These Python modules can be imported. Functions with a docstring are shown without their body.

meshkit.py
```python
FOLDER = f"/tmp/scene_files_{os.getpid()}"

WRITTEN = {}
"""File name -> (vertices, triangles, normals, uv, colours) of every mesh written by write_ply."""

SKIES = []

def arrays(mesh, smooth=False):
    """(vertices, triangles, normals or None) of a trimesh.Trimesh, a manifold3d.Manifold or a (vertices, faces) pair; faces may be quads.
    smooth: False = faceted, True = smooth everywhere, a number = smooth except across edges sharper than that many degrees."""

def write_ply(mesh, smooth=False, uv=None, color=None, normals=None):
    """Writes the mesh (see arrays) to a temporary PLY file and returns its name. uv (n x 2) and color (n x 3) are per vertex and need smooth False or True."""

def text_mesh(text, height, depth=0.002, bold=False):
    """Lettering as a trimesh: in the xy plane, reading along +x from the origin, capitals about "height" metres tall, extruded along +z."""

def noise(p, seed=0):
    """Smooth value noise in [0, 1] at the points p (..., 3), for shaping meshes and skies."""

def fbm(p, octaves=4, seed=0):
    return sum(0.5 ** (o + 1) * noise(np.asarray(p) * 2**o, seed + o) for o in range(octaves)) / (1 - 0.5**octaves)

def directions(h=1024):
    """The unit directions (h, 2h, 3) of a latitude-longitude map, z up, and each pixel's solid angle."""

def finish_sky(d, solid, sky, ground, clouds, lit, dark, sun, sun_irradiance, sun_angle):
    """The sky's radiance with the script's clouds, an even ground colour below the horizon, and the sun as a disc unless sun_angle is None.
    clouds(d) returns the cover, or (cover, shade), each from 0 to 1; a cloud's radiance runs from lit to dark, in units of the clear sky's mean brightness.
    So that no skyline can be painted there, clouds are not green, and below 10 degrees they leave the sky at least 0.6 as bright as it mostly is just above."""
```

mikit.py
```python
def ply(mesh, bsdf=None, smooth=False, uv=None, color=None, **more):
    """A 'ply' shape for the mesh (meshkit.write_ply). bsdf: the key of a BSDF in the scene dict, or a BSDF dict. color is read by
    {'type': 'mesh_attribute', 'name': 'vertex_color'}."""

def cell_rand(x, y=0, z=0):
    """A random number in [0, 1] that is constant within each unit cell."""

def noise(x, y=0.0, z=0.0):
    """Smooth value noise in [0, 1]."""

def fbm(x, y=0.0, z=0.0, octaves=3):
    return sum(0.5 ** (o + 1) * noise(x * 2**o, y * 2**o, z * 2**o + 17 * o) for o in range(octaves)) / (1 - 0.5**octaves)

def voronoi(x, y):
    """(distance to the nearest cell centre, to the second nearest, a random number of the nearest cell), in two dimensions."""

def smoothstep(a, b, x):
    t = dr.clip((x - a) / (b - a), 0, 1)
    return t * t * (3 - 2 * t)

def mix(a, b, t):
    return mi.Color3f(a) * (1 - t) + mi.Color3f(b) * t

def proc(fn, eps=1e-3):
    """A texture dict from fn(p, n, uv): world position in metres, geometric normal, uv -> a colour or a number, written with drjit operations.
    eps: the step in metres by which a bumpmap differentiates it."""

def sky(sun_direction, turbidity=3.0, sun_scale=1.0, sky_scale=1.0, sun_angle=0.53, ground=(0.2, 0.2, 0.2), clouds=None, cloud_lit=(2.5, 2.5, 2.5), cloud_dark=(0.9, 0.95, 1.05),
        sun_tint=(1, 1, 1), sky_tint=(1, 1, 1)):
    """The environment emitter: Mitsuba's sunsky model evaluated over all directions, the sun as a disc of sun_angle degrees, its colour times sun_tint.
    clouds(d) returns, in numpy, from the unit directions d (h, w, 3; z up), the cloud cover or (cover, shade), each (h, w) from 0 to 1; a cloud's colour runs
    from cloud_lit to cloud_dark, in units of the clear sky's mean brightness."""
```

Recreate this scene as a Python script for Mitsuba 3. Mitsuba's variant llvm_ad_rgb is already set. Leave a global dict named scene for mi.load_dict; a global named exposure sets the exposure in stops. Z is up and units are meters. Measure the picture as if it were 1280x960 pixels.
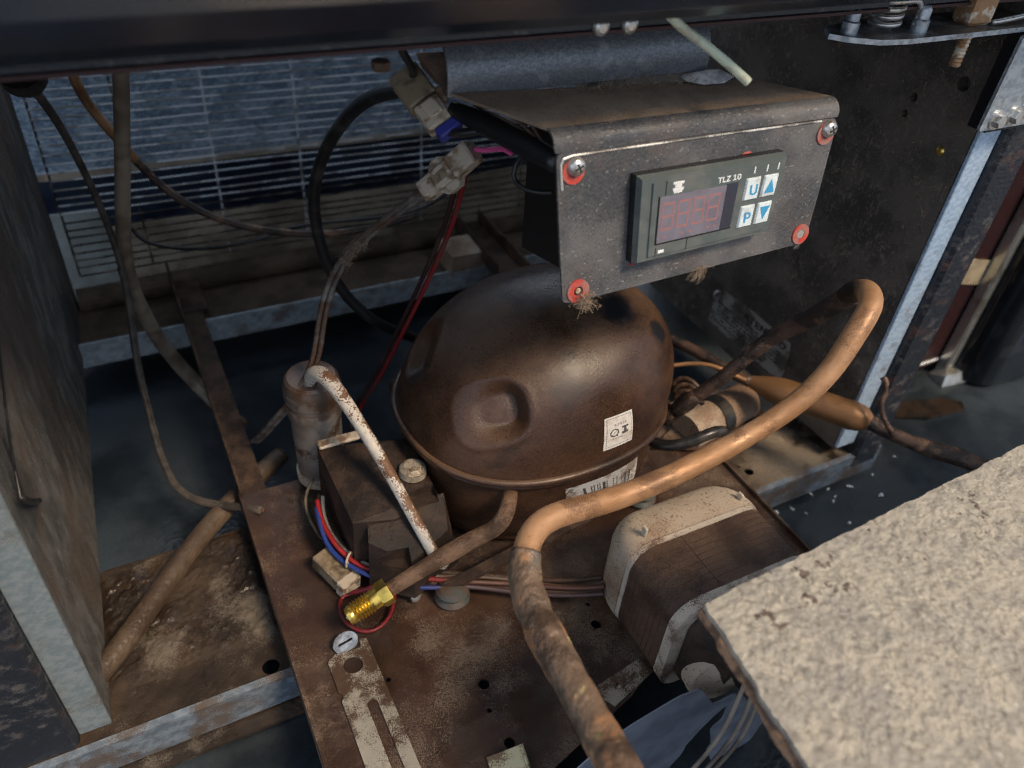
import math, random
import numpy as np
import trimesh, manifold3d
import shapely.geometry as sg
from scipy.interpolate import CubicSpline
import drjit as dr
import mitsuba as mi
import mikit, meshkit
from mikit import noise, fbm, voronoi, cell_rand, smoothstep, mix

T = mi.ScalarTransform4f
scene, labels = {}, {}

# ------------------------------------------------------------------ camera, light, exposure
EYE = np.array([0, 0, .53])
FWD = np.array([.38939971, .66762424, -.63454373])
UP = np.array([.23747042, .59286046, .76949611])
scene['camera'] = {'type': 'thinlens', 'fov': 65.22, 'fov_axis': 'x', 'near_clip': .02, 'far_clip': 60.0,
                   'aperture_radius': .0019, 'focus_distance': .47,
                   'to_world': T().look_at(origin=EYE.tolist(), target=(EYE + FWD).tolist(), up=UP.tolist())}


def added_cloud(d):
    """An overcast sky; its thick and thin patches are added to vary the reflections."""
    t = meshkit.fbm(d * 1.7 + 4.0, 4, 5)
    return 1.0, np.clip((t - .40) / .22, 0, 1)


scene['sky'] = mikit.sky((.26, -.56, .79), turbidity=3, sun_scale=.42, sun_angle=15, clouds=added_cloud,
                         cloud_lit=(2.6, 2.95, 3.5), cloud_dark=(.75, .95, 1.25), sun_tint=(1.06, 1.0, .92), sky_scale=.9, ground=(.22, .22, .23))
exposure = 2.3

# ------------------------------------------------------------------ helpers
RNG = np.random.default_rng(7)


def put(key, mesh, m, smooth=False, label=None, kind=None, uv=None):
    """One entry of the scene under a free key."""
    if key in scene:
        n = 1
        while f'{key}_{n:03d}' in scene:
            n += 1
        key = f'{key}_{n:03d}'
    scene[key] = mikit.ply(mesh, m, smooth=smooth, uv=uv)
    if label or kind:
        labels[key] = {}
        if label:
            labels[key]['label'] = label
        if kind:
            labels[key]['kind'] = kind
    return key


def thing(key, label, cat, group=None):
    labels[key] = {**labels.get(key, {}), 'label': label, 'category': cat}
    if group:
        labels[key]['group'] = group
    return key


def setting(key, mesh, m, smooth=False):
    put(key, mesh, m, smooth)
    labels[key] = {'kind': 'structure'}


def cat(*ms):
    return trimesh.util.concatenate([m for m in ms])


def box(x0, x1, y0, y1, z0, z1, b=.0):
    """A box, its edges chamfered by b."""
    if b <= 0:
        return trimesh.creation.box(bounds=[[x0, y0, z0], [x1, y1, z1]])
    c = np.array([(x0 + x1) / 2, (y0 + y1) / 2, (z0 + z1) / 2])
    h = np.array([x1 - x0, y1 - y0, z1 - z0]) / 2
    b = min(b, *(h * .98))
    pts = []
    for s in np.ndindex(2, 2, 2):
        s = np.array(s) * 2 - 1
        for k in range(3):
            o = h - b
            o[k] = h[k]
            pts.append(c + s * o)
    return trimesh.convex.convex_hull(np.array(pts))


def hull(pts):
    return trimesh.convex.convex_hull(np.array(pts, float))


def slabquad(q, n, t):
    """Four (or more) points of a face, thickened by t along -n."""
    q = np.array(q, float)
    n = np.array(n, float) / np.linalg.norm(n)
    return hull(np.vstack([q, q - n * t]))


def spline(pts, step=.004):
    p = np.array(pts, float)
    s = np.r_[0, np.cumsum(np.linalg.norm(np.diff(p, axis=0), axis=1))]
    n = max(4, int(s[-1] / step))
    return CubicSpline(s, p)(np.linspace(0, s[-1], n)), np.linspace(0, 1, n), s / s[-1]


def tube(pts, r, sides=12, step=.004, curved=True, flat=1.0, wob=0.0, seed=0, caps=True):
    """A round (or flattened) tube along the points; r a number or one radius per point."""
    if curved and len(pts) > 2:
        p, t, ts = spline(pts, step)
    else:
        p = np.array(pts, float)
        t = ts = np.linspace(0, 1, len(p))
    rr = np.interp(t, ts, np.broadcast_to(r, (len(ts),)))
    if wob:
        rr = rr * (1 + wob * (meshkit.fbm(np.c_[p * 120, ][:, :3], 3, seed) - .5) * 2)
    d = np.gradient(p, axis=0)
    d /= np.linalg.norm(d, axis=1, keepdims=True)
    a = np.cross(d[0], [0, 0, 1.0] if abs(d[0][2]) < .9 else [1.0, 0, 0])
    A = []
    for k in range(len(p)):
        a = a - d[k] * (a @ d[k])
        a /= np.linalg.norm(a)
        A.append(a)
    A = np.array(A)
    B = np.cross(d, A)
    th = np.arange(sides) * 2 * np.pi / sides
    v = p[:, None] + rr[:, None, None] * (np.cos(th)[None, :, None] * A[:, None] + flat * np.sin(th)[None, :, None] * B[:, None])
    n = len(p)
    i, j = np.meshgrid(np.arange(n - 1), np.arange(sides), indexing='ij')
    q = np.stack([i * sides + j, i * sides + (j + 1) % sides, (i + 1) * sides + (j + 1) % sides, (i + 1) * sides + j], -1).reshape(-1, 4)
    f = np.vstack([q[:, [0, 1, 2]], q[:, [0, 2, 3]]])
    v = v.reshape(-1, 3)
    if caps:
        v = np.vstack([v, p[0], p[-1]])
        j = np.arange(sides)
        f = np.vstack([f, np.c_[(j + 1) % sides, j, j * 0 + n * sides], np.c_[(n - 1) * sides + j, (n - 1) * sides + (j + 1) % sides, j * 0 + n * sides + 1]])
    return trimesh.Trimesh(v, f, process=False)


def frame(d, up=(0, 0, 1)):
    d = np.array(d, float) / np.linalg.norm(d)
    u = np.array(up, float)
    if abs(u @ d) > .95:
        u = np.array([1.0, 0, 0])
    a = np.cross(u, d)
    a /= np.linalg.norm(a)
    return a, np.cross(d, a), d


def lathe(prof, o, d, sides=28):
    """Profile (radius, height) turned about the axis d from o."""
    a, b, d = frame(d)
    m = trimesh.creation.revolve(np.array(prof, float), sections=sides)
    M = np.eye(4)
    M[:3, 0], M[:3, 1], M[:3, 2], M[:3, 3] = a, b, d, o
    m.apply_transform(M)
    return m


def rod(p, q, r, sides=14):
    p, q = np.array(p, float), np.array(q, float)
    L = np.linalg.norm(q - p)
    return lathe([(0, 0), (r * .86, 0), (r, min(r * .14, L * .2)), (r, L - min(r * .14, L * .2)), (r * .86, L), (0, L)], p, q - p, sides)


def hexhead(o, d, r, h, turn=0):
    a, b, d = frame(d)
    o = np.array(o, float)
    th = np.arange(6) * np.pi / 3 + turn
    ring = lambda s, z: o + d * z + (np.cos(th)[:, None] * a + np.sin(th)[:, None] * b) * s
    return hull(np.vstack([ring(r, 0), ring(r, h * .75), ring(r * .86, h)]))


def planar(poly, M, t):
    """A shapely polygon in the plane (columns 0 and 1 of M from column 3), thickened by t along column 2."""
    m = trimesh.creation.extrude_polygon(poly, t, engine='earcut')
    m.apply_transform(M)
    return m


def mat4(o, x, y=None, z=None):
    x = np.array(x, float) / np.linalg.norm(x)
    if z is None:
        y = np.array(y, float)
        y = y - x * (x @ y)
        y /= np.linalg.norm(y)
        z = np.cross(x, y)
    else:
        z = np.array(z, float) / np.linalg.norm(z)
        y = np.cross(z, x)
    M = np.eye(4)
    M[:3, 0], M[:3, 1], M[:3, 2], M[:3, 3] = x, y, z, o
    return M


def placed(m, M):
    m = m.copy()
    m.apply_transform(M)
    return m


def holed(poly, holes):
    p = sg.Polygon(poly)
    for x, y, r in holes:
        p = p.difference(sg.Point(x, y).buffer(r, 10))
    return p


# ------------------------------------------------------------------ materials
def pri(name, color, rough=.5, metal=0.0, bump=None, spec=.5, eps=5e-4, **more):
    tex = lambda c: mikit.proc(c) if callable(c) else {'type': 'rgb', 'value': list(c)} if not isinstance(c, (int, float)) else c
    b = {'type': 'principled', 'base_color': tex(color), 'roughness': tex(rough), 'metallic': tex(metal), 'specular': spec, **more}
    if bump:
        b = {'type': 'bumpmap', 'relief': mikit.proc(bump[0], eps=eps), 'scale': bump[1], 'bsdf': b}
    scene['mat_' + name] = {'type': 'twosided', 'bsdf': b}


def turb(x, y, z, o=4):
    t, a, tot = 0, .5, 0
    for k in range(o):
        t = t + a * noise(x, y, z)
        tot += a
        a *= .58
        x, y, z = 1.62 * x - .95 * y + .71 * z + 7.3, 1.10 * x + 1.64 * y - .33 * z + 3.1, -.42 * x + .66 * y + 1.87 * z + 1.7
    return t / tot


def N(p, s, o=4):
    return turb(p.x * s + 31, p.y * s + 17, p.z * s + 5, o)


def grit(p, s, a, b, o=5, k=.30, fine=2600):
    """Patches whose borders break up into grains, as settled dust does."""
    return smoothstep(a, b, N(p, s, o) + k * (noise(p.x * fine, p.y * fine, p.z * fine) - .5))


def grain(p, k=.25, fine=3000):
    return 1 - k + 2 * k * noise(p.x * fine + 3, p.y * fine, p.z * fine)


def spots(p, s, a, b, o=3):
    return smoothstep(a, b, N(p, s, o))


def dusted(base, dust, amount, s=60, lo=.35, hi=.62, up=.25, fine=900):
    """A base colour under a layer of dirt that lies in patches and thicker on faces that look up."""
    def fn(p, n, uv):
        t = smoothstep(lo, hi, N(p, s, 4) + .22 * (noise(p.x * 1500, p.y * 1500, p.z * 1500) - .5) + up * dr.maximum(n.z, 0)) * amount
        c = base(p, n, uv) if callable(base) else mi.Color3f(base)
        return mix(c, mi.Color3f(dust) * grain(p, .3), t)
    return fn


# floor: wet dark grey-blue concrete
pri('floor', lambda p, n, uv: mix((.014, .019, .024), (.036, .046, .054), spots(p, 14, .35, .68, 5)) * grain(p, .12, 700),
    lambda p, n, uv: .10 + .30 * spots(p, 9, .38, .66, 5), bump=(lambda p, n, uv: N(p, 420, 2), .00015))
GALV = lambda p, n, uv: mix((.36, .42, .48), (.56, .62, .68), spots(p, 320, .3, .7, 2))
pri('galv', dusted(GALV, (.16, .105, .06), .75, 45, .5, .75, .22), .42, .75, bump=(lambda p, n, uv: N(p, 500, 2), .00025))
pri('galv_clean', dusted(GALV, (.30, .27, .22), .35, 70, .55, .8, .1), .38, .75, bump=(lambda p, n, uv: N(p, 420, 2), .0002))
pri('strip', lambda p, n, uv: mix(mix((.16, .20, .215), (.23, .265, .275), spots(p, 300, .3, .7, 3)), (.12, .09, .065), grit(p, 40, .58, .74, 5) * .8), .5, .2)
pri('bluestrip', lambda p, n, uv: mix(mix((.36, .50, .68), (.50, .64, .80), spots(p, 420, .3, .7, 2)), (.22, .19, .16), grit(p, 80, .62, .76, 5) * .7), .42, .3,  # blue of the reflected sky is put into the base colour
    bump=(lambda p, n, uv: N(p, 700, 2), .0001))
pri('palelip', lambda p, n, uv: mix(mix((.33, .39, .44), (.48, .54, .58), spots(p, 200, .3, .7, 4)), (.14, .095, .062), grit(p, 45, .56, .70, 5) * .7), .45, .2)
pri('lip', lambda p, n, uv: mix(mix((.13, .165, .205), (.23, .275, .32), spots(p, 200, .3, .7, 4)), (.12, .08, .052), grit(p, 45, .46, .64, 5) * .85), .42, .35)
pri('pan', lambda p, n, uv: (mix(mix((.018, .011, .007), (.052, .033, .020), spots(p, 34, .3, .7, 5)), (.22, .185, .145), grit(p, 46, .58, .74) * .5) * 1.0 + mi.Color3f(.17, .145, .115) * (smoothstep(.40, .47, p.x) * spots(p, 30, .34, .56, 5)))
    * grain(p, .3), lambda p, n, uv: .38 + .45 * spots(p, 50, .4, .6), bump=(lambda p, n, uv: N(p, 300, 4), .0013))


def tray_color(p, n, uv):
    c = mix((.030, .014, .009), (.070, .036, .023), spots(p, 24, .34, .66, 5))
    c = mix(c, (.23, .17, .12), grit(p, 26, .52, .66, 5, .42) * .62)
    c = mix(c, (.034, .019, .013), grit(p, 52, .57, .68, 5) * .8)
    return c * grain(p, .28)


pri('tray', tray_color, lambda p, n, uv: .36 + .38 * spots(p, 34, .38, .62), bump=(lambda p, n, uv: N(p, 900, 3) * (.2 + spots(p, 26, .42, .62, 3)), .0009))
pri('scuffed', lambda p, n, uv: mix((.43, .38, .30), (.10, .056, .034), grit(p, 75, .40, .60, 5, .35)) * grain(p, .15), .5, .2, bump=(lambda p, n, uv: N(p, 600, 3), .0006))


def shell_color(p, n, uv):
    t = spots(p, 16, .24, .68, 5) * .55 + .45 * smoothstep(.15, .85, noise(p.x * 1250, p.y * 1250, p.z * 1250))
    c = mix((.010, .0055, .004), (.082, .039, .0215), t)
    c = mix(c, (.118, .062, .035), grit(p, 24, .50, .80, 5, .5) * .65)
    c = mix(c, (.15, .094, .060), smoothstep(.45, .95, n.z) * grit(p, 20, .30, .62, 5) * .6)
    c = mix(c, (.016, .012, .011), grit(p, 30, .62, .70, 5, .3) * .7)
    rub0 = smoothstep(.020, .009, dr.sqrt(dr.square(p.x - 0.2898) + dr.square(p.y - 0.3636) + dr.square((p.z - 0.2273) * 2)) + .022 * (N(p, 90, 4) - .5))
    rub1 = smoothstep(.011, .006, dr.sqrt(dr.square(p.x - 0.3179) + dr.square(p.y - 0.3497) + dr.square(p.z - 0.2112)) + .012 * (N(p, 120, 4) - .5))
    rub = dr.maximum(rub0, rub1)
    c = mix(c, (.012, .012, .014), rub)
    spk = smoothstep(.80, .86, noise(p.x * 900 + 5, p.y * 900, p.z * 900))
    return mix(c, (.025, .014, .010), spk * .7)


pri('shell', shell_color, lambda p, n, uv: .24 + .26 * spots(p, 16, .32, .68, 5), 0.0,
    bump=(lambda p, n, uv: N(p, 1300, 2), .00024), spec=.5, clearcoat=.15, clearcoat_gloss=.85)
pri('grime', lambda p, n, uv: mix((.030, .017, .012), (.090, .052, .033), grit(p, 60, .36, .64, 4)) * grain(p, .3), .75,
    bump=(lambda p, n, uv: N(p, 600, 3), .0012))
pri('cover', lambda p, n, uv: mix((.014, .008, .006), (.046, .026, .017), grit(p, 55, .36, .66, 5)) * grain(p, .3), .7,
    bump=(lambda p, n, uv: N(p, 650, 3), .0010))
pri('grimetube', lambda p, n, uv: mix((.085, .046, .026), (.22, .13, .078), grit(p, 70, .36, .64, 4)) * grain(p, .35), .75,
    bump=(lambda p, n, uv: N(p, 700, 3), .0016))
pri('grimetop', lambda p, n, uv: mix((.060, .042, .029), (.135, .096, .064), grit(p, 40, .34, .66, 5)) * grain(p, .3), .8,
    bump=(lambda p, n, uv: N(p, 700, 3), .0009))
pri('copper', lambda p, n, uv: mix(mix(mix((.33, .168, .075), (.47, .265, .14), spots(p, 30, .32, .68, 5)), (.15, .078, .042), grit(p, 45, .50, .68, 5, .25) * .8), mi.Color3f(.030, .021, .017),
    smoothstep(.046, .026, dr.sqrt(dr.square(p.x - 0.3913) + dr.square(p.y - 0.2767) + dr.square(p.z - 0.2607)) + .03 * (N(p, 90, 4) - .5))),
    lambda p, n, uv: .42 + .20 * spots(p, 70, .4, .7), .30, bump=(lambda p, n, uv: N(p, 500, 2), .00025))
pri('drier', lambda p, n, uv: mix((.22, .112, .048), (.10, .052, .025), grit(p, 36, .40, .70, 5, .2)), .45, .35)
pri('blackpipe', lambda p, n, uv: mix(mix((.026, .018, .015), (.105, .060, .042), grit(p, 70, .42, .66, 5)), (.36, .20, .115), grit(p, 90, .62, .72, 4) * .6),
    .5, .1, bump=(lambda p, n, uv: N(p, 600, 3), .0009))


def old_copper(p, n, uv):
    c = mix((.075, .046, .030), (.215, .145, .098), spots(p, 60, .36, .64, 5))
    c = mix(c, (.42, .21, .10), grit(p, 55, .55, .66, 4, .2) * .75)
    c = mix(c, (.19, .17, .145), grit(p, 44, .57, .70, 5, .2) * .75)
    c = mix(c, (.055, .040, .030), grit(p, 90, .56, .70, 4, .2) * .6)
    return mix(c, (.56, .44, .20), smoothstep(.70, .78, N(p, 130, 3)) * .6) * grain(p, .15)


pri('oldcopper', old_copper, .5, .25, bump=(lambda p, n, uv: N(p, 360, 4), .0016))
pri('brass', lambda p, n, uv: mix((.82, .58, .13), (.55, .37, .09), spots(p, 160, .45, .7)), .27, .9)
pri('brassclip', lambda p, n, uv: mix((.46, .40, .24), (.16, .10, .055), grit(p, 90, .46, .62, 4)), .4, .6)
pri('rustbolt', lambda p, n, uv: mix((.42, .25, .13), (.70, .62, .50), spots(p, 180, .45, .6)), .5, .4)
pri('steel', lambda p, n, uv: mix((.66, .66, .64), (.38, .33, .27), spots(p, 260, .5, .75)), .3, .8)


def coat(p, n, uv):
    c = mix((.046, .050, .057), (.078, .082, .089), smoothstep(.3, .7, N(p, 900, 2)))
    c = mix(c, (.215, .205, .198), grit(p, 24, .40, .74, 5, .2) * .62)
    c = mix(c, (.135, .10, .082), grit(p, 50, .52, .76, 5) * .5)
    return mix(c, (.40, .38, .36), smoothstep(.80, .90, noise(p.x * 800, p.y * 800, p.z * 800)) * .4)


pri('coat', coat, lambda p, n, uv: .36 + .25 * spots(p, 26, .4, .7, 4), .1, bump=(lambda p, n, uv: N(p, 1100, 2), .00025))
pri('wornedge', lambda p, n, uv: mix((.60, .60, .58), (.12, .115, .11), grit(p, 70, .44, .66, 4)), .4, .3)
pri('coatedge', lambda p, n, uv: mix((.13, .13, .14), (.55, .55, .54), spots(p, 150, .42, .56, 3)), .42, .4)
pri('boxtop', lambda p, n, uv: mix((.150, .108, .076), (.225, .164, .118), spots(p, 50, .3, .7, 5)) * grain(p, .22, 1500), .9,
    bump=(lambda p, n, uv: N(p, 800, 3), .0007))
pri('hammered', lambda p, n, uv: mix(mix((.13, .14, .155), (.20, .215, .235), smoothstep(.3, .7, N(p, 1100, 2))), (.48, .50, .51), spots(p, 90, .58, .76, 4) * .35),
    .38, .5, bump=(lambda p, n, uv: N(p, 1000, 2), .00018))
pri('gloss', lambda p, n, uv: mix((.006, .010, .019), (.012, .019, .032), spots(p, 40, .3, .7)), .20, 0, spec=.8, clearcoat=1.0, clearcoat_gloss=.9)
pri('frameblack', lambda p, n, uv: mix((.020, .027, .038), (.13, .13, .13), grit(p, 150, .62, .76, 4) * .7), .36, 0, bump=(lambda p, n, uv: N(p, 800, 2), .0004))
pri('chipped', lambda p, n, uv: mix(mix((.013, .016, .023), (.115, .105, .10), grit(p, 150, .50, .74, 4) * spots(p, 40, .38, .62, 4) * .8), (.11, .055, .04), grit(p, 80, .62, .74, 3) * .4), .42, 0,
    bump=(lambda p, n, uv: N(p, 420, 4), .0010))
pri('redline', (.045, .016, .018), .6)


def wood(p, n, uv):
    c = mix((.050, .048, .045), (.105, .100, .092), smoothstep(.32, .68, turb(p.x * 60, p.y * 130, p.z * 40, 5)))
    c = mix(c, (.070, .048, .034), spots(p, 12, .44, .64, 5) * .7)
    fib = smoothstep(.72, .86, noise(p.x * 900, p.y * 1200, p.z * 260 + 60 * noise(p.y * 90, p.z * 90)))
    c = mix(c, (.25, .225, .19), fib * .4)
    return mix(c, (.022, .022, .024), smoothstep(.52, .68, turb(p.x * 30, p.y * 26, p.z * 14, 5)) * .6) * grain(p, .2)


pri('wood', wood, .8, 0, bump=(lambda p, n, uv: fbm(p.x * 300, p.y * 600, p.z * 60, 4), .0010))


def darkboard(p, n, uv):
    c = mix((.058, .049, .042), (.140, .118, .098), grit(p, 32, .34, .66, 5, .4))
    scr = smoothstep(.70, .80, noise(p.y * 620, p.z * 300, 3)) * spots(p, 24, .40, .68, 4)
    c = mix(c, (.26, .205, .16), scr * .7)
    speck = smoothstep(.78, .84, noise(p.y * 700, p.z * 700, 9))
    return mix(c, (.19, .165, .145), speck * .5)


pri('darkboard', darkboard, .58, 0, bump=(lambda p, n, uv: N(p, 420, 4), .0010))
pri('paper', lambda p, n, uv: mix((.33, .31, .285), (.090, .078, .066), spots(p, 70, .4, .68, 4)), .75)
pri('faded_ink', (.025, .022, .021), .8)


def stone(p, n, uv):
    wx, wy = turb(p.x * 210, p.y * 210, 1, 3) * .010, turb(p.x * 210 + 30, p.y * 210, 7, 3) * .010
    q = turb((p.x + wx) * 95, (p.y + wy) * 105, p.z * 90, 4)
    ridge = 1 - abs(2 * q - 1) * 3.2
    c = mix((.255, .232, .196), (.370, .332, .268), smoothstep(-.3, 1.0, ridge))
    c = mix(c, (.250, .234, .210), smoothstep(.50, .64, turb(p.x * 70 + 50, p.y * 75, 2, 4)) * .55)
    c = c * (.84 + .32 * turb(p.x * 420, p.y * 420, p.z * 400, 3))
    c = mix(c, (.43, .39, .315), smoothstep(.58, .74, turb(p.x * 230 + 9, p.y * 300, 5, 3)) * .6)
    c = mix(c, (.085, .055, .042), smoothstep(.66, .72, turb(p.x * 260, p.y * 260, 4, 3)) * spots(p, 34, .56, .64, 3) * .85)
    return mix(c, (.12, .095, .075), smoothstep(.66, .76, turb(p.x * 420, p.y * 420, p.z * 300, 2)) * .4)


pri('stone', stone, .62, 0, bump=(lambda p, n, uv: N(p, 420, 4), .0022))
pri('stone_edge', lambda p, n, uv: mix((.34, .20, .12), (.12, .07, .045), spots(p, 160, .4, .62)), .8, bump=(lambda p, n, uv: N(p, 300, 3), .003))
pri('concrete', (.22, .21, .20), .8)
pri('pavement', lambda p, n, uv: mix((.17, .18, .19), (.13, .14, .15), spots(p, 6, .35, .65, 3)), .85)  # colour of the added ground that bounces light upwards

pri('rubber', lambda p, n, uv: mix((.014, .014, .015), (.06, .053, .047), grit(p, 60, .50, .80, 4)), .32)
pri('grommet', lambda p, n, uv: mix((.055, .070, .072), (.085, .055, .038), grit(p, 70, .40, .62, 4)), .5)
pri('greycable', lambda p, n, uv: mix(mix((.085, .075, .068), (.17, .155, .145), spots(p, 110, .35, .65)), (.075, .042, .027), grit(p, 55, .48, .66, 4)), .5,
    bump=(lambda p, n, uv: N(p, 700, 3), .0010))
pri('dirtycable', lambda p, n, uv: mix((.040, .034, .030), (.100, .084, .072), grit(p, 90, .34, .70)), .55, bump=(lambda p, n, uv: N(p, 500, 3), .0010))
pri('hose', lambda p, n, uv: mix(mix((.15, .115, .085), (.28, .23, .175), spots(p, 40, .35, .65)), (.10, .062, .038), spots(p, 30, .52, .68, 4) * .8), .28,
    clearcoat=.5, clearcoat_gloss=.85)
pri('drainpipe', lambda p, n, uv: mix(mix((.115, .080, .053), (.066, .043, .028), spots(p, 30, .35, .65, 5)), (.05, .03, .02), grit(p, 45, .54, .68, 4) * .8), .5,
    bump=(lambda p, n, uv: N(p, 260, 3), .0012))
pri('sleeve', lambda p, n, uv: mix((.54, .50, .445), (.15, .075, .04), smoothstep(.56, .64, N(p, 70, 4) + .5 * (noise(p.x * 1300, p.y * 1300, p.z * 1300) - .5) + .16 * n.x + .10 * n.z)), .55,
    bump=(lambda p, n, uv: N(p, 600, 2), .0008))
pri('nylon', lambda p, n, uv: mix((.50, .42, .33), (.23, .155, .10), spots(p, 170, .45, .68, 3)), .42, bump=(lambda p, n, uv: N(p, 500, 2), .0006))
pri('nylon_dark', lambda p, n, uv: mix((.25, .195, .13), (.11, .078, .05), spots(p, 140, .42, .66, 3)), .42)
pri('capcan', lambda p, n, uv: mix(mix((.34, .32, .30), (.24, .20, .17), spots(p, 40, .4, .7, 4)), mi.Color3f(.105, .056, .034) * grain(p, .3), dr.maximum(smoothstep(.125, .140, p.z) * (.75 - .5 * smoothstep(.10, .0, n.z) * spots(p, 50, .45, .55, 4)), grit(p, 60, .56, .68, 4))), .30, .4)
pri('red_wire', dusted((.20, .014, .018), (.10, .055, .04), .7, 60, .5, .7, 0), .4)
pri('dark_red_wire', dusted((.028, .012, .012), (.07, .045, .035), .5, 60, .5, .7, 0), .4)
def loomed(c0):
    """Wires of the loom: clean by the terminal cover, caked where they lie on the tray."""
    def fn(p, n, uv):
        t = smoothstep(.115, .160, p.x + .05 * (N(p, 90, 3) - .5))
        return mix(c0, mi.Color3f(.075, .043, .028) * grain(p, .3), dr.maximum(t * .93, grit(p, 70, .56, .70) * .6))
    return fn


pri('blue_wire', loomed((.020, .045, .22)), .45)
pri('red_lead', loomed((.36, .02, .025)), .45)
pri('white_wire', loomed((.46, .42, .37)), .45)
pri('brown_wire', dusted((.085, .048, .032), (.05, .03, .02), .8, 50, .4, .68, 0), .55, bump=(lambda p, n, uv: N(p, 500, 3), .0008))
pri('pink_wire', (.72, .10, .30), .4)
pri('blue_plastic', (.035, .045, .26), .4)
pri('red_gasket', lambda p, n, uv: mix((.50, .050, .034), (.33, .16, .135), grit(p, 170, .44, .62, 4)), .5)
pri('plastic_black', (.010, .010, .011), .33)
pri('bezel', lambda p, n, uv: mix((.085, .105, .103), (.125, .135, .130), spots(p, 90, .35, .7)), .45)
pri('white_print', (.78, .79, .78), .5)
pri('button', lambda p, n, uv: mix((.66, .74, .76), (.54, .58, .58), spots(p, 240, .45, .7)), .4)
pri('button_ink', (.05, .30, .55), .5)
pri('lcd', lambda p, n, uv: mix((.17, .16, .205), (.13, .122, .16), spots(p, 90, .35, .7)), .12, clearcoat=.8, clearcoat_gloss=.95)
pri('lcd_dark', (.020, .024, .045), .12, clearcoat=.8, clearcoat_gloss=.95)
pri('segment', (.30, .15, .15), .3)
pri('straw', lambda p, n, uv: mix((.60, .66, .50), (.48, .47, .36), spots(p, 140, .5, .7)), .4)
pri('film', lambda p, n, uv: mix((.36, .35, .35), (.60, .59, .58), spots(p, 220, .4, .7)), .4, 0, spec_trans=0.0)
pri('lint', lambda p, n, uv: mix((.20, .14, .095), (.36, .27, .195), noise(p.x * 400, p.y * 400, p.z * 400)), .9)
pri('pale_fleck', (.72, .74, .74), .6)


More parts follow.
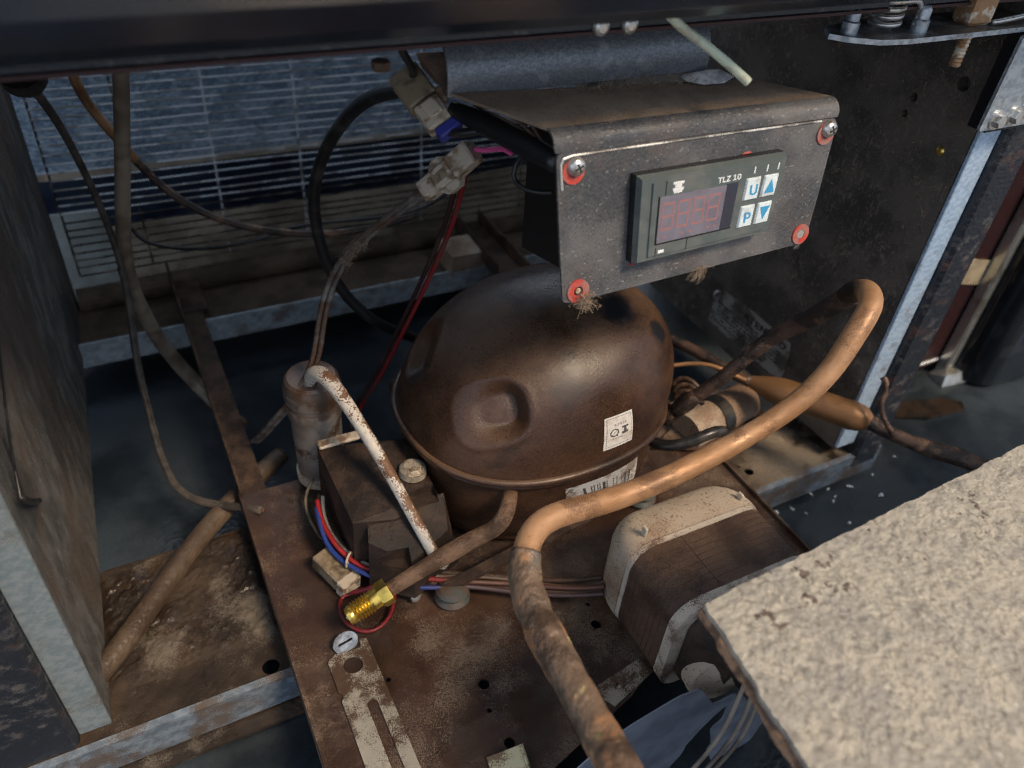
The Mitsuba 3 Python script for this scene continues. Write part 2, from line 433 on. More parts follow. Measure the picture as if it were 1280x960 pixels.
def motor_steel(p, n, uv):
    return mix((.30, .245, .20), (.13, .082, .056), smoothstep(.36, .64, N(p, 36, 4)) * .75 + .25 * smoothstep(.55, .7, noise(p.x * 800, p.y * 800, p.z * 800)))


pri('motorcap', lambda p, n, uv: mix(mix((.44, .36, .275), (.22, .135, .088), grit(p, 22, .40, .64, 5, .3)), (.09, .055, .036), smoothstep(.72, .84, noise(p.x * 700, p.y * 700, p.z * 700)) * .6) * grain(p, .12),
    .6, .05, bump=(lambda p, n, uv: N(p, 900, 2), .0003))
pri('motorstack', lambda p, n, uv: mix((.045, .025, .016), (.115, .068, .044), grit(p, 40, .36, .66, 5)) * grain(p, .25), .6, .1,
    bump=(lambda p, n, uv: N(p, 700, 3), .0005))
pri('motorflange', lambda p, n, uv: mix((.52, .45, .37), (.15, .092, .062), grit(p, 60, .50, .66, 5, .4)) * grain(p, .15), .6, .1, bump=(lambda p, n, uv: N(p, 700, 3), .0008))
pri('blade', lambda p, n, uv: mix((.12, .135, .165), (.19, .21, .255), spots(p, 50, .3, .7)), .3, .1, clearcoat=.5, clearcoat_gloss=.85)
pri('guardwire', lambda p, n, uv: mix((.14, .115, .095), (.30, .255, .21), spots(p, 40, .3, .7, 4)), .4, .3)


# back of the cabinet
def crinkled(p, n, uv):  # mottled blue reflection of the dark backing, painted as colour
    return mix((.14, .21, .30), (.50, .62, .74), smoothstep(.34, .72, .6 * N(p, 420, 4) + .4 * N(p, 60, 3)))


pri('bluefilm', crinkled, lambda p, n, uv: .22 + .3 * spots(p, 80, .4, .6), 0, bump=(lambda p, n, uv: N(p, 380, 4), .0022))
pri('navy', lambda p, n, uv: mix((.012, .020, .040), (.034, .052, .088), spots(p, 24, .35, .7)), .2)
pri('tanboard', lambda p, n, uv: mix((.52, .44, .34), (.28, .22, .16), spots(p, 28, .35, .66, 4)), .55)  # warm reflected tone of the backing, painted as colour
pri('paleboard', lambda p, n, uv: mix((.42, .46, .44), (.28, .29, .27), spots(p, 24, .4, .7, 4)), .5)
pri('wire_dark', lambda p, n, uv: mix((.030, .026, .024), (.18, .155, .125), spots(p, 60, .48, .66, 4)), .35, .2)
pri('wire_light', lambda p, n, uv: mix((.78, .82, .86), (.36, .35, .34), spots(p, 55, .48, .62, 3)), .3, .5)
pri('maroon', (.028, .010, .010), .25)
pri('cream', lambda p, n, uv: mix((.36, .30, .20), (.25, .20, .13), spots(p, 60, .4, .7)), .5)
pri('silver', lambda p, n, uv: mix((.70, .70, .66), (.45, .42, .36), spots(p, 60, .5, .75)), .25, .8)
pri('blackgloss', lambda p, n, uv: mix((.006, .008, .011), (.03, .036, .044), smoothstep(.72, .80, noise(p.x * 90, p.y * 90, p.z * 40)) * .4), .1, 0, clearcoat=.6, clearcoat_gloss=.95)
pri('wetboard', lambda p, n, uv: mix((.030, .019, .012), (.009, .007, .006), spots(p, 50, .4, .65, 4)), .25)


# sticker prints (flat print on real labels)
def sticker_print(p, n, uv):
    x, y = uv.x, uv.y
    c = mix((.66, .635, .60), (.52, .47, .42), spots(p, 130, .45, .72))
    ink = mi.Float(0)
    e = dr.minimum(dr.minimum(x, 1 - x), dr.minimum(y, 1 - y))
    ink = dr.maximum(ink, dr.select((e > .055) & (e < .075), .55, 0))
    row = (y > .66) & (y < .74) & (x > .28) & (x < .74)
    ink = dr.maximum(ink, dr.select(row & (noise(x * 42, y * 9) > .42), .55, 0))
    row2 = (y > .27) & (y < .31) & (x > .18) & (x < .82)
    ink = dr.maximum(ink, dr.select(row2 & (noise(x * 55, y * 9) > .42), .6, 0))
    # a round mark and an anvil-like mark
    d = dr.sqrt(dr.square((x - .30)) + dr.square((y - .47) * 1.2))
    ink = dr.maximum(ink, dr.select((d > .105) & (d < .15), .92, 0))
    ink = dr.maximum(ink, dr.select((abs(y - .47 - (x - .30) * .8) < .014) & (abs(x - .30) < .09), .7, 0))
    ink = dr.maximum(ink, dr.select((abs(x - .38 - (.40 - y) * .4) < .022) & (y > .33) & (y < .42), .92, 0))
    ink = dr.maximum(ink, dr.select((y > .54) & (y < .60) & (x > .55) & (x < .80), .92, 0))
    ink = dr.maximum(ink, dr.select((y > .42) & (y < .56) & (abs(x - .68) < .05 - (y - .49) * .1), .92, 0))
    ink = dr.maximum(ink, dr.select((y > .35) & (y < .43) & (abs(x - .68) < .12), .92, 0))
    return mix(c, (.03, .025, .025), ink)


pri('sticker', sticker_print, .5)


def barcode_print(p, n, uv):
    x, y = uv.x, uv.y
    c = mix((.62, .60, .565), (.36, .29, .235), spots(p, 120, .45, .66, 4))
    bar = cell_rand(x * 74, 3) > .5
    on = bar & (x > .17) & (x < .86) & (y > .20) & (y < .72)
    grub = smoothstep(.20, .05, x + .1 * (N(p, 330, 3) - .5)) * smoothstep(.45, .6, N(p, 280, 2))
    txt = (x > .88) & (x < .95) & (y > .2) & (y < .8) & (noise(x * 30, y * 14) > .55)
    c = mix(c, (.025, .022, .022), dr.select(on, .9, 0))
    c = mix(c, (.025, .022, .022), dr.select(txt, .6, 0))
    return mix(c, (.10, .06, .04), grub * .8)


pri('barcode', barcode_print, .5)

# ------------------------------------------------------------------ setting
setting('pavement', trimesh.Trimesh([[-30, -30, -.004], [30, -30, -.004], [30, 30, -.004], [-30, 30, -.004]], [[0, 1, 2], [0, 2, 3]], process=False), 'mat_pavement')  # unseen ground, added to throw light up into the compartment
setting('floor', trimesh.Trimesh([[-2, -.45, 0], [3, -.45, 0], [3, 2, 0], [-2, 2, 0]], [[0, 1, 2], [0, 2, 3]], process=False), 'mat_floor')

# ------------------------------------------------------------------ the cabinet
K = thing('fridge_cabinet', 'old black refrigerator cabinet with its open base showing the compressor and a galvanised channel frame', 'refrigerator')
YF, XL, XR = .318, -.0777, .527
# side walls: inner faces lean in a little towards the back
n = 14
put(K + '__side_panel', hull([(XL, YF, .036), (XL, YF, .43), (-.057, .80, .036), (-.057, .80, .43), (-.094, YF, .036), (-.094, YF, .43), (-.094, .80, .036), (-.094, .80, .43)]), 'mat_wood',
    label='grey weathered inner side panel with dirty streaks')
board = hull([(XR, YF + .001, .046), (XR, YF + .001, .43), (XR, .82, .046), (XR, .82, .43), (.546, YF + .001, .046), (.546, YF + .001, .43), (.546, .82, .046), (.546, .82, .43)])
bm = manifold3d.Manifold(manifold3d.Mesh(board.vertices.astype(np.float32), board.faces.astype(np.uint32)))
for y, z, r in ((.3745, .3455, .0034), (.3765, .333, .0028), (.3415, .366, .0050), (.43, .298, .0018), (.455, .30, .0016)):
    bm -= manifold3d.Manifold.cylinder(.02, r, r, 14).rotate([0, 90, 0]).translate([XR - .01, y, z])
put(K + '__side_panel', bm, 'mat_darkboard', label='dark dirty inner side panel with holes and lint')
put(K + '__corner_strip', box(-.0945, XL + .0012, YF - .0035, YF - .0002, .041, .44, .0006), 'mat_strip', label='pale galvanised strip on the left front corner')
put(K + '__corner_strip', box(XR - .0012, .5475, YF - .0035, YF - .0002, .05, .44, .0006), 'mat_bluestrip', label='galvanised strip on the right front corner with a painted blue sky reflection')
put(K + '__corner_post', box(-.170, -.0948, YF - .010, YF + .03, .037, .44, .003), 'mat_chipped')
put(K + '__corner_post', box(.548, .5815, YF - .010, YF + .03, .020, .44, .003), 'mat_chipped')
# front base channel, a folded sheet with a lip, drilled
holes = [(.020, .317, .0058), (.052, .324, .0027), (.052, .337, .0022), (-.012, .372, .0022), (.050, .428, .0025), (.033, .437, .0025), (.445, .333, .0042), (.440, .342, .0015)]
pz = .035
pan = planar(holed([(-.30, .306), (.585, .312), (.585, .435), (.44, .438), (.20, .442), (.046, .4445), (-.10, .433), (-.30, .43)], holes), mat4((0, 0, pz - .0015), (1, 0, 0), (0, 1, 0)), .0015)
put(K + '__base_channel', cat(pan, hull([(-.30, .3045, pz - .001), (.585, .3105, pz - .001), (-.30, .3065, pz - .001), (.585, .3125, pz - .001), (-.30, .3045, .006), (.585, .3105, .006), (-.30, .3065, .006), (.585, .3125, .006)]),
    hull([(-.30, .2925, .0045), (.06, .295, .0045), (.06, .3125, .0045), (-.30, .3065, .0045), (-.30, .2925, .0015), (.06, .295, .0015), (.06, .3125, .0015), (-.30, .3065, .0015)]),
    box(.06, .58, .432, .4345, .006, pz - .002)), 'mat_pan', label='rusty dirty base channel with drilled holes')
put(K + '__channel_lip', hull([(-.30, .3030, pz + .001), (.585, .3090, pz + .001), (-.30, .3045, pz + .001), (.585, .3105, pz + .001), (-.30, .3030, .007), (.585, .3090, .007), (-.30, .3045, .007), (.585, .3105, .007),
    (-.30, .3075, pz + .0022), (.585, .3135, pz + .0022)]), 'mat_lip')
# dirt lying in the channel
rng = np.random.default_rng(3)
gx, gy = np.meshgrid(np.linspace(-.076, .034, 120), np.linspace(.335, .4425, 110))
gz = pz + .0015 + np.maximum(0, meshkit.fbm(np.stack([gx * 60, gy * 75, gx * 0], -1), 4, 5) - .46) * .007
gz += np.maximum(0, meshkit.fbm(np.stack([gx * 210, gy * 210, gx * 0 + 3], -1), 3, 8) - .5) * .004
edge = np.minimum.reduce([(gx + .076) / .01 + .3, (.034 - gx) / .006, (gy - .335) / .012, (.4425 - gy) / .01])
gz = pz - .001 + (gz - pz + .001) * np.clip(edge, 0, 1)
idx = np.arange(120 * 110).reshape(110, 120)
quad = np.stack([idx[:-1, :-1], idx[:-1, 1:], idx[1:, 1:], idx[1:, :-1]], -1).reshape(-1, 4)
put('dirt_layer', (np.stack([gx, gy, gz], -1).reshape(-1, 3), quad), 'mat_pan', smooth=True, kind='stuff')
labels['dirt_layer'].update(label='caked brown dirt lying in the base channel left of the compressor tray', category='dirt')
# rear channel with a lip and a ridge
put(K + '__rear_channel', cat(box(-.072, .545, .712, .80, .040, .0415), box(-.072, .545, .7085, .7105, .024, .051)), 'mat_grimetop', label='dirty rear base channel')
put(K + '__rear_lip', box(-.072, .545, .7055, .7083, .025, .052, .0006), 'mat_palelip')
put(K + '__rear_ridge', tube([(-.055, .787, .050), (.15, .788, .052), (.48, .789, .046)], .012, 16, curved=False), 'mat_grimetop')
# top frame, the shell above it, and the door whose lower edge hangs in front
put(K + '__top_rail', box(-.30, .62, YF - .001, .35, .4265, .455, .001), 'mat_frameblack', label='black front rail above the opening')
put(K + '__red_trim', box(-.30, .62, YF - .0022, YF - .0006, .4253, .4268), 'mat_redline')
put(K + '__body', box(-.10, .59, .350, .64, .43, 1.35), 'mat_frameblack')
dp = [(0, 0), (.004, -.012), (.011, -.021), (.021, -.027), (.033, -.027), (.044, -.022), (.050, -.012), (.052, 0), (.052, .9), (0, .9)]
dp = sg.Polygon([(a, b) for a, b in dp]).buffer(.004).buffer(-.001)
put(K + '__door', planar(dp, mat4((-.42, .2435, .4764), (0, 1, 0), (0, 0, 1)), 1.15), 'mat_gloss', smooth=50, label='glossy black lower edge of the cabinet door')
put(K + '__gasket', box(-.40, .70, .296, .304, .4490, .4640, .002), 'mat_rubber')
# a slotted plate with two screws under the rail, a rusty bolt head
put(K + '__catch_plate', box(.205, .238, YF - .0045, YF - .0012, .4315, .4355, .0006), 'mat_steel')
for x in (.213, .2285):
    put(K + '__screw', lathe([(0, .0032), (.002, .0031), (.0036, .0022), (.0042, .0008), (.0042, 0), (0, 0)], (x, YF - .0012, .4285), (0, -1, 0)), 'mat_steel')
put(K + '__bolt', hexhead((0.1142, 0.3300, 0.4171), (0, 0, -1), .0042, .004), 'mat_grime')


def bent_strip():
    pr = [(.3378, .3955), (.3376, .402), (.3382, .407), (.3405, .4125), (.3445, .4180), (.3500, .4225), (.3560, .4255)]
    back = [(y + .0016, z - .0008) for y, z in pr[::-1]]
    m = trimesh.creation.extrude_polygon(sg.Polygon(pr + back), .150, engine='earcut')
    m.apply_transform(mat4((.1485, 0, 0), (0, 1, 0), (0, 0, 1)))
    return m


put(K + '__bracket', bent_strip(), 'mat_hammered', smooth=40, label='hammered grey metal strip that carries the control box')
# hinge
H = K + '__hinge'
hp = sg.Polygon([(.364, .322), (.371, .314), (.386, .3055), (.405, .3030), (.47, .3035), (.53, .3045), (.60, .306), (.60, .340), (.40, .340), (.372, .333)])
put(H, planar(hp, mat4((0, 0, .4115), (1, 0, 0), (0, 1, 0)), .0028), 'mat_galv', label='galvanised door hinge arm with spring and adjusting bolt')
put(H + '__plate', planar(sg.Polygon([(.4955, .3535), (.4975, .411), (.60, .411), (.60, .3535), (.58, .3535)]).buffer(-.002).buffer(.002), mat4((0, .3005, 0), (1, 0, 0), z=(0, -1, 0)) @ np.diag([1, 1, 1, 1]), .0022), 'mat_galv_clean')
put(H + '__spacer', box(.5065, .60, .3010, YF - .0037, .3505, .4110), 'mat_plastic_black')
put(H + '__spring', tube([(.404 + .0075 * math.cos(a), .322 + .0075 * math.sin(a), .4155 + .00063 * a) for a in np.linspace(0, 7.2 * math.pi, 90)] + [(.418, .315, .4290), (.420, .315, .417)], .0016, 10, step=.0015), 'mat_steel', smooth=True)
for x, y in ((.3765, .3205), (.4235, .3140)):
    put(H + '__pin', lathe([(0, 0), (.0046, 0), (.0046, .006), (.0036, .0068), (.0036, .0115), (.0024, .0135), (0, .0138)], (x, y, .4142), (0, 0, 1)), 'mat_galv_clean', smooth=40)
prof = [(0, -.021)] + [(.0030 + .0006 * (k % 2), -.0205 + k * .0011) for k in range(18)] + [(.0034, 0), (0, 0)]
put(H + '__bolt', cat(lathe(prof, (.4700, .3155, .4115), (0, 0, 1)), box(.463, .482, .311, .326, .4145, .434, .002)), 'mat_rustbolt')
put(H + '__lever', tube([(.482, .311, .416), (.500, .310, .418), (.516, .313, .418)], .0017, 8), 'mat_steel', smooth=True)
for x, z in ((.5075, .3600), (.5240, .3610), (.5250, .393)):
    k_ = put(H + '__screw', cat(lathe([(0, 0), (.0062, 0), (.0062, .0012), (0, .0012)], (x, .2982, z), (0, -1, 0)), hexhead((x, .2972, z), (0, -1, 0), .0044, .004)), 'mat_steel')
# brass screws and a bent hook on the dark side panel, a torn paper label
for y, z in ((.338, .3205), (.337, .184)):
    put(K + '__brass_screw', lathe([(0, .0022), (.0022, .0018), (.0034, .0005), (.0034, 0), (0, 0)], (XR, y, z), (-1, 0, 0)), 'mat_brass')
put(K + '__hook', tube([(XR, .5030, .0905), (XR - .006, .5025, .0955), (XR - .009, .5015, .1025), (XR - .006, .501, .1055), (XR - .002, .501, .1035)], .0013, 8), 'mat_steel', smooth=True)
lab = K + '__notice'
lm = mat4((XR - .0009, .5075, .0635), (0, -1, .0), (0, 0, 1))
lm[:3, 2] = (-1, 0, 0)
lp = sg.Polygon([(0, .002), (.030, 0), (.068, .001), (.110, .002), (.1125, .020), (.1085, .043), (.108, .0445), (.05, .046), (.010, .044), (.001, .030)])
put(lab, planar(lp, lm, .0004), 'mat_paper', label='yellowed torn paper notice with faded print')
tm = meshkit.text_mesh('ATEN\u00c7\u00c3O', .0062, .0003, bold=True)
tm.apply_scale([1.45, 1, 1])
put(lab + '__heading', placed(tm, lm @ mat4((.044, .0335, .00045), (1, 0, 0), (0, 1, 0))), 'mat_faded_ink')
rows = []
rng = np.random.default_rng(5)
for k in range(6):
    y, x = .0275 - k * .0042, .008
    while x < .098 - .006 * (k > 3):
        w = rng.uniform(.003, .008)
        if rng.random() > .12:
            rows.append(box(x, x + w, y, y + .0014, .00042, .0006))
        x += w + .0016
put(lab + '__print', placed(cat(*rows), lm), 'mat_faded_ink')
# lint sticking to the dark panel
strands = []
rng = np.random.default_rng(11)
for k in range(1100):
    y, z = rng.uniform(.325, .60), rng.uniform(.10, .425)
    if rng.random() > .25 + .9 * (meshkit.fbm(np.array([y * 22, z * 22, 1.0]), 3, 4) - .3) + .5 * max(0, z - .33) / .1:
        continue
    if rng.random() < .5 and strands:
        y, z = c0[0] + rng.normal(0, .003), c0[1] + rng.normal(0, .003)
    else:
        c0 = (y, z)
    if not (.322 < y < .70 and .06 < z < .424):
        continue
    p = np.array([XR - .0004, y, z])
    pts = [p]
    d = rng.normal(0, 1, 3)
    for s in range(4):
        d = d + rng.normal(0, .8, 3)
        d /= np.linalg.norm(d)
        p = p + d * rng.uniform(.0006, .0022) * np.array([.5, 1, 1])
        p[0] = min(p[0], XR - .0003)
        pts.append(p)
    strands.append(tube(pts, rng.uniform(.00016, .00036), 4, curved=False, caps=False))
put(K + '__lint', cat(*strands), 'mat_lint', kind='stuff', label='brown lint stuck on the dark side panel')

# ------------------------------------------------------------------ condenser grille
G = thing('condenser_grille', 'wire condenser grille of many thin horizontal wires across the back of the opening', 'grille')
YG = .80
gv = [-.0475, .022, .100, .186, .322, .452]
for k in range(30):
    z = .0700 + k * .00845
    xa, xb = -.0475, .485
    sag = [(x, YG + .0005 * math.sin(x * 20 + k), z - (x + .0475) * .010 + .0006 * math.sin(x * 11 + k * 1.7)) for x in np.linspace(xa, xb, 12)]
    put(G + '__wire', tube(sag, .0010, 6, step=.02), 'mat_wire_light' if 7 < k else 'mat_wire_dark', smooth=True)
for x in gv:
    put(G + '__upright_wire', tube([(x, YG + .0022, .0685 - (x + .0475) * .010), (x, YG + .0022, .42)], .0012, 6), 'mat_wire_light' if x in (.100, .186, .322) else 'mat_wire_dark', smooth=True)

# ------------------------------------------------------------------ wall behind: pale sheet, and dark backing with reflections painted as bands
W = thing('back_screen', 'backing behind the condenser wires with painted blue and tan reflections around a dark navy band', 'panel')
put(W + '__film', box(-.075, .62, .8620, .8640, .150, .44), 'mat_bluefilm', label='pale blue reflection painted above the navy band')
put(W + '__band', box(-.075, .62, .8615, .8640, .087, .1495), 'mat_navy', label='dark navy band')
put(W + '__board', box(-.012, .62, .8600, .8640, .0005, .0865), 'mat_tanboard', label='warm tan reflection painted below the navy band')
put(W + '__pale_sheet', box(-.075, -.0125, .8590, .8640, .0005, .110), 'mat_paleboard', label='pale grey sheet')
put(W + '__seam', box(-.075, .62, .8600, .8622, .146, .153), 'mat_tanboard')  # thin tan reflection painted between the blue and the navy

# ------------------------------------------------------------------ tray
R_ = thing('compressor_tray', 'rust brown steel tray pulled forward on rails, carrying the compressor', 'tray')
tz = .060
tpoly = [(.0315, .090), (.140, .090), (.152, .169), (.219, .188), (.236, .196), (.255, .200), (.4085, .222), (.4085, .452), (.033, .452)]
th = [(.1367, .2342, .0036), (.1323, .2168, .0016), (.1345, .1935, .0034), (.2255, .2425, .0036), (.2288, .2587, .0018), (.0830, .262, .0018), (.355, .300, .0025), (.372, .285, .003)]
put(R_ + '__plate', planar(holed(tpoly, th), mat4((0, 0, tz - .0015), (1, 0, 0), (0, 1, 0)), .0015), 'mat_tray')
# raised edges, slightly lumpy
put(R_ + '__edge', hull([(.0300, .090, tz - .016), (.0325, .090, tz - .016), (.0300, .090, tz + .003), (.0325, .090, tz + .003), (.0322, .455, tz - .016), (.0347, .455, tz - .016), (.0322, .455, tz + .003), (.0347, .455, tz + .003)]), 'mat_tray')
put(R_ + '__edge', hull([(.4075, .222, tz - .014), (.4095, .222, tz - .014), (.4075, .222, tz + .004), (.4095, .222, tz + .004), (.4075, .452, tz - .014), (.4095, .452, tz - .014), (.4075, .452, tz + .004), (.4095, .452, tz + .004)]), 'mat_tray')
for b_ in (box(.05, .40, .30, .302, .0365, tz - .002), box(.05, .40, .43, .432, .0365, tz - .002), box(.045, .12, .10, .102, .001, tz - .002)):
    put(R_ + '__cross_bar', b_, 'mat_grime')
# embossed latch plate at the left front, with a washer tab
lpl = holed([(.0520, .1500), (.0810, .1500), (.0800, .2950), (.0755, .2960), (.0745, .2900), (.0665, .2900), (.0575, .2915), (.0520, .2880)], [(.0660, .2800, .0062), (.0508, .262, .003)])
lpl = lpl.difference(sg.LineString([(.0685, .250), (.0690, .19)]).buffer(.0034)).buffer(-.0006).buffer(.0006)
put(R_ + '__latch_plate', planar(lpl, mat4((0, 0, tz + .0002), (1, 0, 0), (0, 1, 0)), .0016), 'mat_scuffed', label='scuffed bare metal latch plate')
put(R_ + '__tab', planar(sg.Point(0, 0).buffer(1, 24).difference(sg.LineString([(-.5, .05), (.5, .05)]).buffer(.12)), mat4((.0660, .2960, tz + .004), (.0080, .0015, .0), (0, .6, .8)) @ np.diag([.0085, .0070, 1, 1]), .0012), 'mat_galv')
put(R_ + '__front_bracket', planar(holed([(.196, .2015), (.237, .2075), (.241, .196), (.205, .186)], [(.214, .197, .0016)]), mat4((0, 0, tz + .0004), (1, 0, 0), (0, 1, 0)), .0012), 'mat_scuffed', label='scuffed pale bracket at the front edge')
put(R_ + '__bracket_rib', tube([(.213, .1955, tz + .0022), (.229, .1985, tz + .0022)], .0016, 8), 'mat_scuffed')
# slide rails behind the tray
rl = R_ + '__slide_rail'
put(rl, cat(hull([(.0330, .452, tz - .004), (.0352, .452, tz - .004), (.0330, .80, tz - .004), (.0352, .80, tz - .004), (.0330, .452, tz + .010), (.0352, .452, tz + .010), (.0330, .80, tz + .010), (.0352, .80, tz + .010)]),
    hull([(.0354, .452, tz - .0020), (.053, .452, tz - .0020), (.0354, .715, tz - .0020), (.053, .715, tz - .0020), (.0354, .452, tz - .0040), (.053, .715, tz - .004), (.053, .452, tz - .004), (.0354, .715, tz - .004)]),
    box(.0354, .060, .7155, .772, .0525, .060, .001)), 'mat_grime', label='dirty slide rail left of the compressor')
put(rl, cat(hull([(.352, .66, tz + .002), (.3545, .66, tz + .002), (.357, .79, tz + .002), (.3595, .79, tz + .002), (.352, .66, tz + .02), (.3545, .66, tz + .02), (.357, .79, tz + .02), (.3595, .79, tz + .02)]),
    hull([(.355, .452, tz), (.392, .452, tz), (.360, .785, tz), (.388, .785, tz), (.355, .452, tz + .002), (.392, .452, tz + .002), (.360, .785, tz + .002), (.388, .785, tz + .002)]),
    box(.388, .3905, .46, .785, tz + .002, tz + .018)), 'mat_grime', label='dark slide rail behind the compressor')
put(rl + '_001__end_bracket', cat(box(.318, .3565, .700, .742, tz + .012, tz + .0135), box(.318, .3195, .700, .742, tz - .012, tz + .0118), box(.3196, .3565, .7005, .7020, tz - .006, tz + .0118)), 'mat_motorcap', label='pale bent bracket on the dark slide rail')
for (x, y) in ((.3183, .3269), (.1441, .3019), (.195, .5120), (.352, .458)):
    put(R_ + '__rubber_foot', lathe([(0, 0), (.0115, 0), (.0125, .003), (.0095, .006), (.0118, .0105), (.0092, .014), (.0050, .0150), (0, .0150)], (x, y, tz + .0003), (0, 0, 1)), 'mat_grommet', smooth=35)

# ------------------------------------------------------------------ compressor
CC, CA, CB, CT, CZ, CH = np.array([.2472, .3940]), .1012, .0868, .0355, .142, .0896
DENTS = [([0.1836, 0.3397, 0.1868], [0.7874, -0.489, 0.3754], [0.0446, 0.6525, 0.7564], 0.0235, 0.0195, 0.0135, 1.1), ([0.1682, 0.4183, 0.1879], [0.2446, -0.7549, 0.6085], [0.5706, 0.6195, 0.5391], 0.016, 0.022, 0.012, -0.6)]


def shell_point(phi, w, off=0.0):
    """phi the angle, w from -1 (bottom rim) over 0 (seam) to 1 (top): a point of the housing."""
    phi, w = np.asarray(phi, float), np.asarray(w, float)
    up = np.clip(w, 0, 1)
    s_up = np.cos(up * np.pi / 2) ** (2 / 2.557)
    z_up = CZ + CH * np.sin(up * np.pi / 2) ** (2 / 2.22)
    dn = np.clip(-w, 0, 1)
    s_dn = .965 - .10 * dn ** 5
    z_dn = CZ - .070 * dn
    s = np.where(w >= 0, s_up, s_dn)
    z = np.where(w >= 0, z_up, z_dn)
    c, sn = np.cos(phi), np.sin(phi)
    e = 2 / 2.3
    x, y = CA * np.sign(c) * abs(c) ** e * s, CB * np.sign(sn) * abs(sn) ** e * s
    ct, st = math.cos(CT), math.sin(CT)
    p = np.stack([CC[0] + x * ct - y * st + .2124 * np.maximum(z - CZ, 0), CC[1] + x * st + y * ct, z], -1)
    nrm = np.stack([(x * ct / CA ** 2 - y * st / CB ** 2), (x * st / CA ** 2 + y * ct / CB ** 2), np.where(w > 0, (z - CZ) / CH ** 2, 0)], -1)
    nrm /= np.linalg.norm(nrm, axis=-1, keepdims=True) + 1e-12
    p = p + nrm * off
    for o, a, b, hw, hh, depth, skew in DENTS:
        o, a, b = map(np.array, (o, a, b))
        nn = np.cross(a, b)
        q = p - o
        u, v, h = q @ a, q @ b, q @ nn
        near = abs(h) < .03
        u2 = u / hw
        v2 = v / hh
        r = np.maximum(abs(u2) ** 2.7 + abs(v2) ** 2.7, 1e-9) ** (1 / 2.7)
        st_ = np.clip(u2 * skew * .6 + .5, 0, 1)
        fall = np.clip((1.12 - r) / (.92 - .47 * st_ * st_ * (3 - 2 * st_)), 0, 1)
        fall = fall * fall * (3 - 2 * fall)
        tilt = np.clip(.62 + .42 * u2 * skew, .15, 1.1)
        lip = np.exp(-((r - 1.16) / .11) ** 2) * .0007
        p = p + nrm * np.where(near, lip - depth * fall * tilt, 0)[..., None]
    return p


def shell_mesh(w0, w1, rows, cols=220, close=True):
    w, ph = np.linspace(w0, w1, rows), np.linspace(0, 2 * np.pi, cols, endpoint=False)
    P_ = shell_point(ph[None] + 0 * w[:, None], w[:, None] + 0 * ph[None])
    i, j = np.meshgrid(np.arange(rows - 1), np.arange(cols), indexing='ij')
    q = np.stack([i * cols + j, i * cols + (j + 1) % cols, (i + 1) * cols + (j + 1) % cols, (i + 1) * cols + j], -1).reshape(-1, 4)
    return P_.reshape(-1, 3), q


def seam_ring(dz, r, grow):
    ph = np.linspace(0, 2 * np.pi, 121)
    p = shell_point(ph, ph * 0, grow)
    p[:, 2] = CZ + dz
    return tube(p, r, 10, curved=False, caps=False, wob=.22, seed=3)


Cm = thing('compressor', 'dusty dark brown refrigeration compressor with a domed dented shell', 'compressor')
put(Cm + '__upper_shell', shell_mesh(0, .9995, 90), 'mat_shell', smooth=True)
put(Cm + '__lower_shell', cat(trimesh.Trimesh(shell_mesh(-1, -.0001, 30)[0], trimesh.geometry.triangulate_quads(shell_mesh(-1, -.0001, 30)[1]), process=False),
    hull(shell_point(np.linspace(0, 6.28, 60), np.linspace(0, 0, 60) - 1).tolist() + (shell_point(np.linspace(0, 6.28, 60), np.linspace(0, 0, 60) - 1) - [0, 0, .004]).tolist())), 'mat_shell', smooth=40)
put(Cm + '__seam', cat(seam_ring(-.0005, .0026, .0012), seam_ring(-.0062, .0022, -.0012)), 'mat_shell', smooth=True)
# feet: two straps under the shell that end over the rubber feet
put(Cm + '__foot_strap', hull([(.136, .303, .0765), (.150, .297, .0765), (.330, .332, .0765), (.318, .318, .0765), (.136, .303, .0790), (.150, .297, .0790), (.330, .332, .0790), (.318, .318, .0790)]), 'mat_grime')
put(Cm + '__foot_strap', hull([(.180, .52, .0765), (.21, .525, .0765), (.366, .466, .0765), (.340, .446, .0765), (.180, .52, .079), (.21, .525, .079), (.366, .466, .079), (.340, .446, .079), (.30, .43, .079), (.22, .44, .079)]), 'mat_grime')


def patch(corners, off, nu=14, nv=8):
    """A label that follows the housing between four (phi, w) corners: lower left, lower right, upper right, upper left."""
    c = np.array(corners)
    u, v = np.meshgrid(np.linspace(0, 1, nu), np.linspace(0, 1, nv))
    pw = ((1 - u) * (1 - v))[..., None] * c[0] + (u * (1 - v))[..., None] * c[1] + (u * v)[..., None] * c[2] + ((1 - u) * v)[..., None] * c[3]
    p = shell_point(pw[..., 0], pw[..., 1], off)
    idx = np.arange(nu * nv).reshape(nv, nu)
    q = np.stack([idx[:-1, :-1], idx[:-1, 1:], idx[1:, 1:], idx[1:, :-1]], -1).reshape(-1, 4)
    return (p.reshape(-1, 3), q), np.stack([u, v], -1).reshape(-1, 2)


m_, uv_ = patch([[-1.5588, 0.074], [-1.3409, 0.0704], [-1.4065, 0.2549], [-1.5909, 0.2539]], .0005)
put(Cm + '__mark_sticker', m_, 'mat_sticker', smooth=True, uv=uv_, label='small white sticker with certification marks')
m_, uv_ = patch([[-1.6939, -0.4603], [-1.0458, -0.7117], [-1.1168, -0.2654], [-1.7242, -0.2406]], .0006, 24, 6)
put(Cm + '__barcode_sticker', m_, 'mat_barcode', smooth=True, uv=uv_, label='white barcode sticker below the seam')
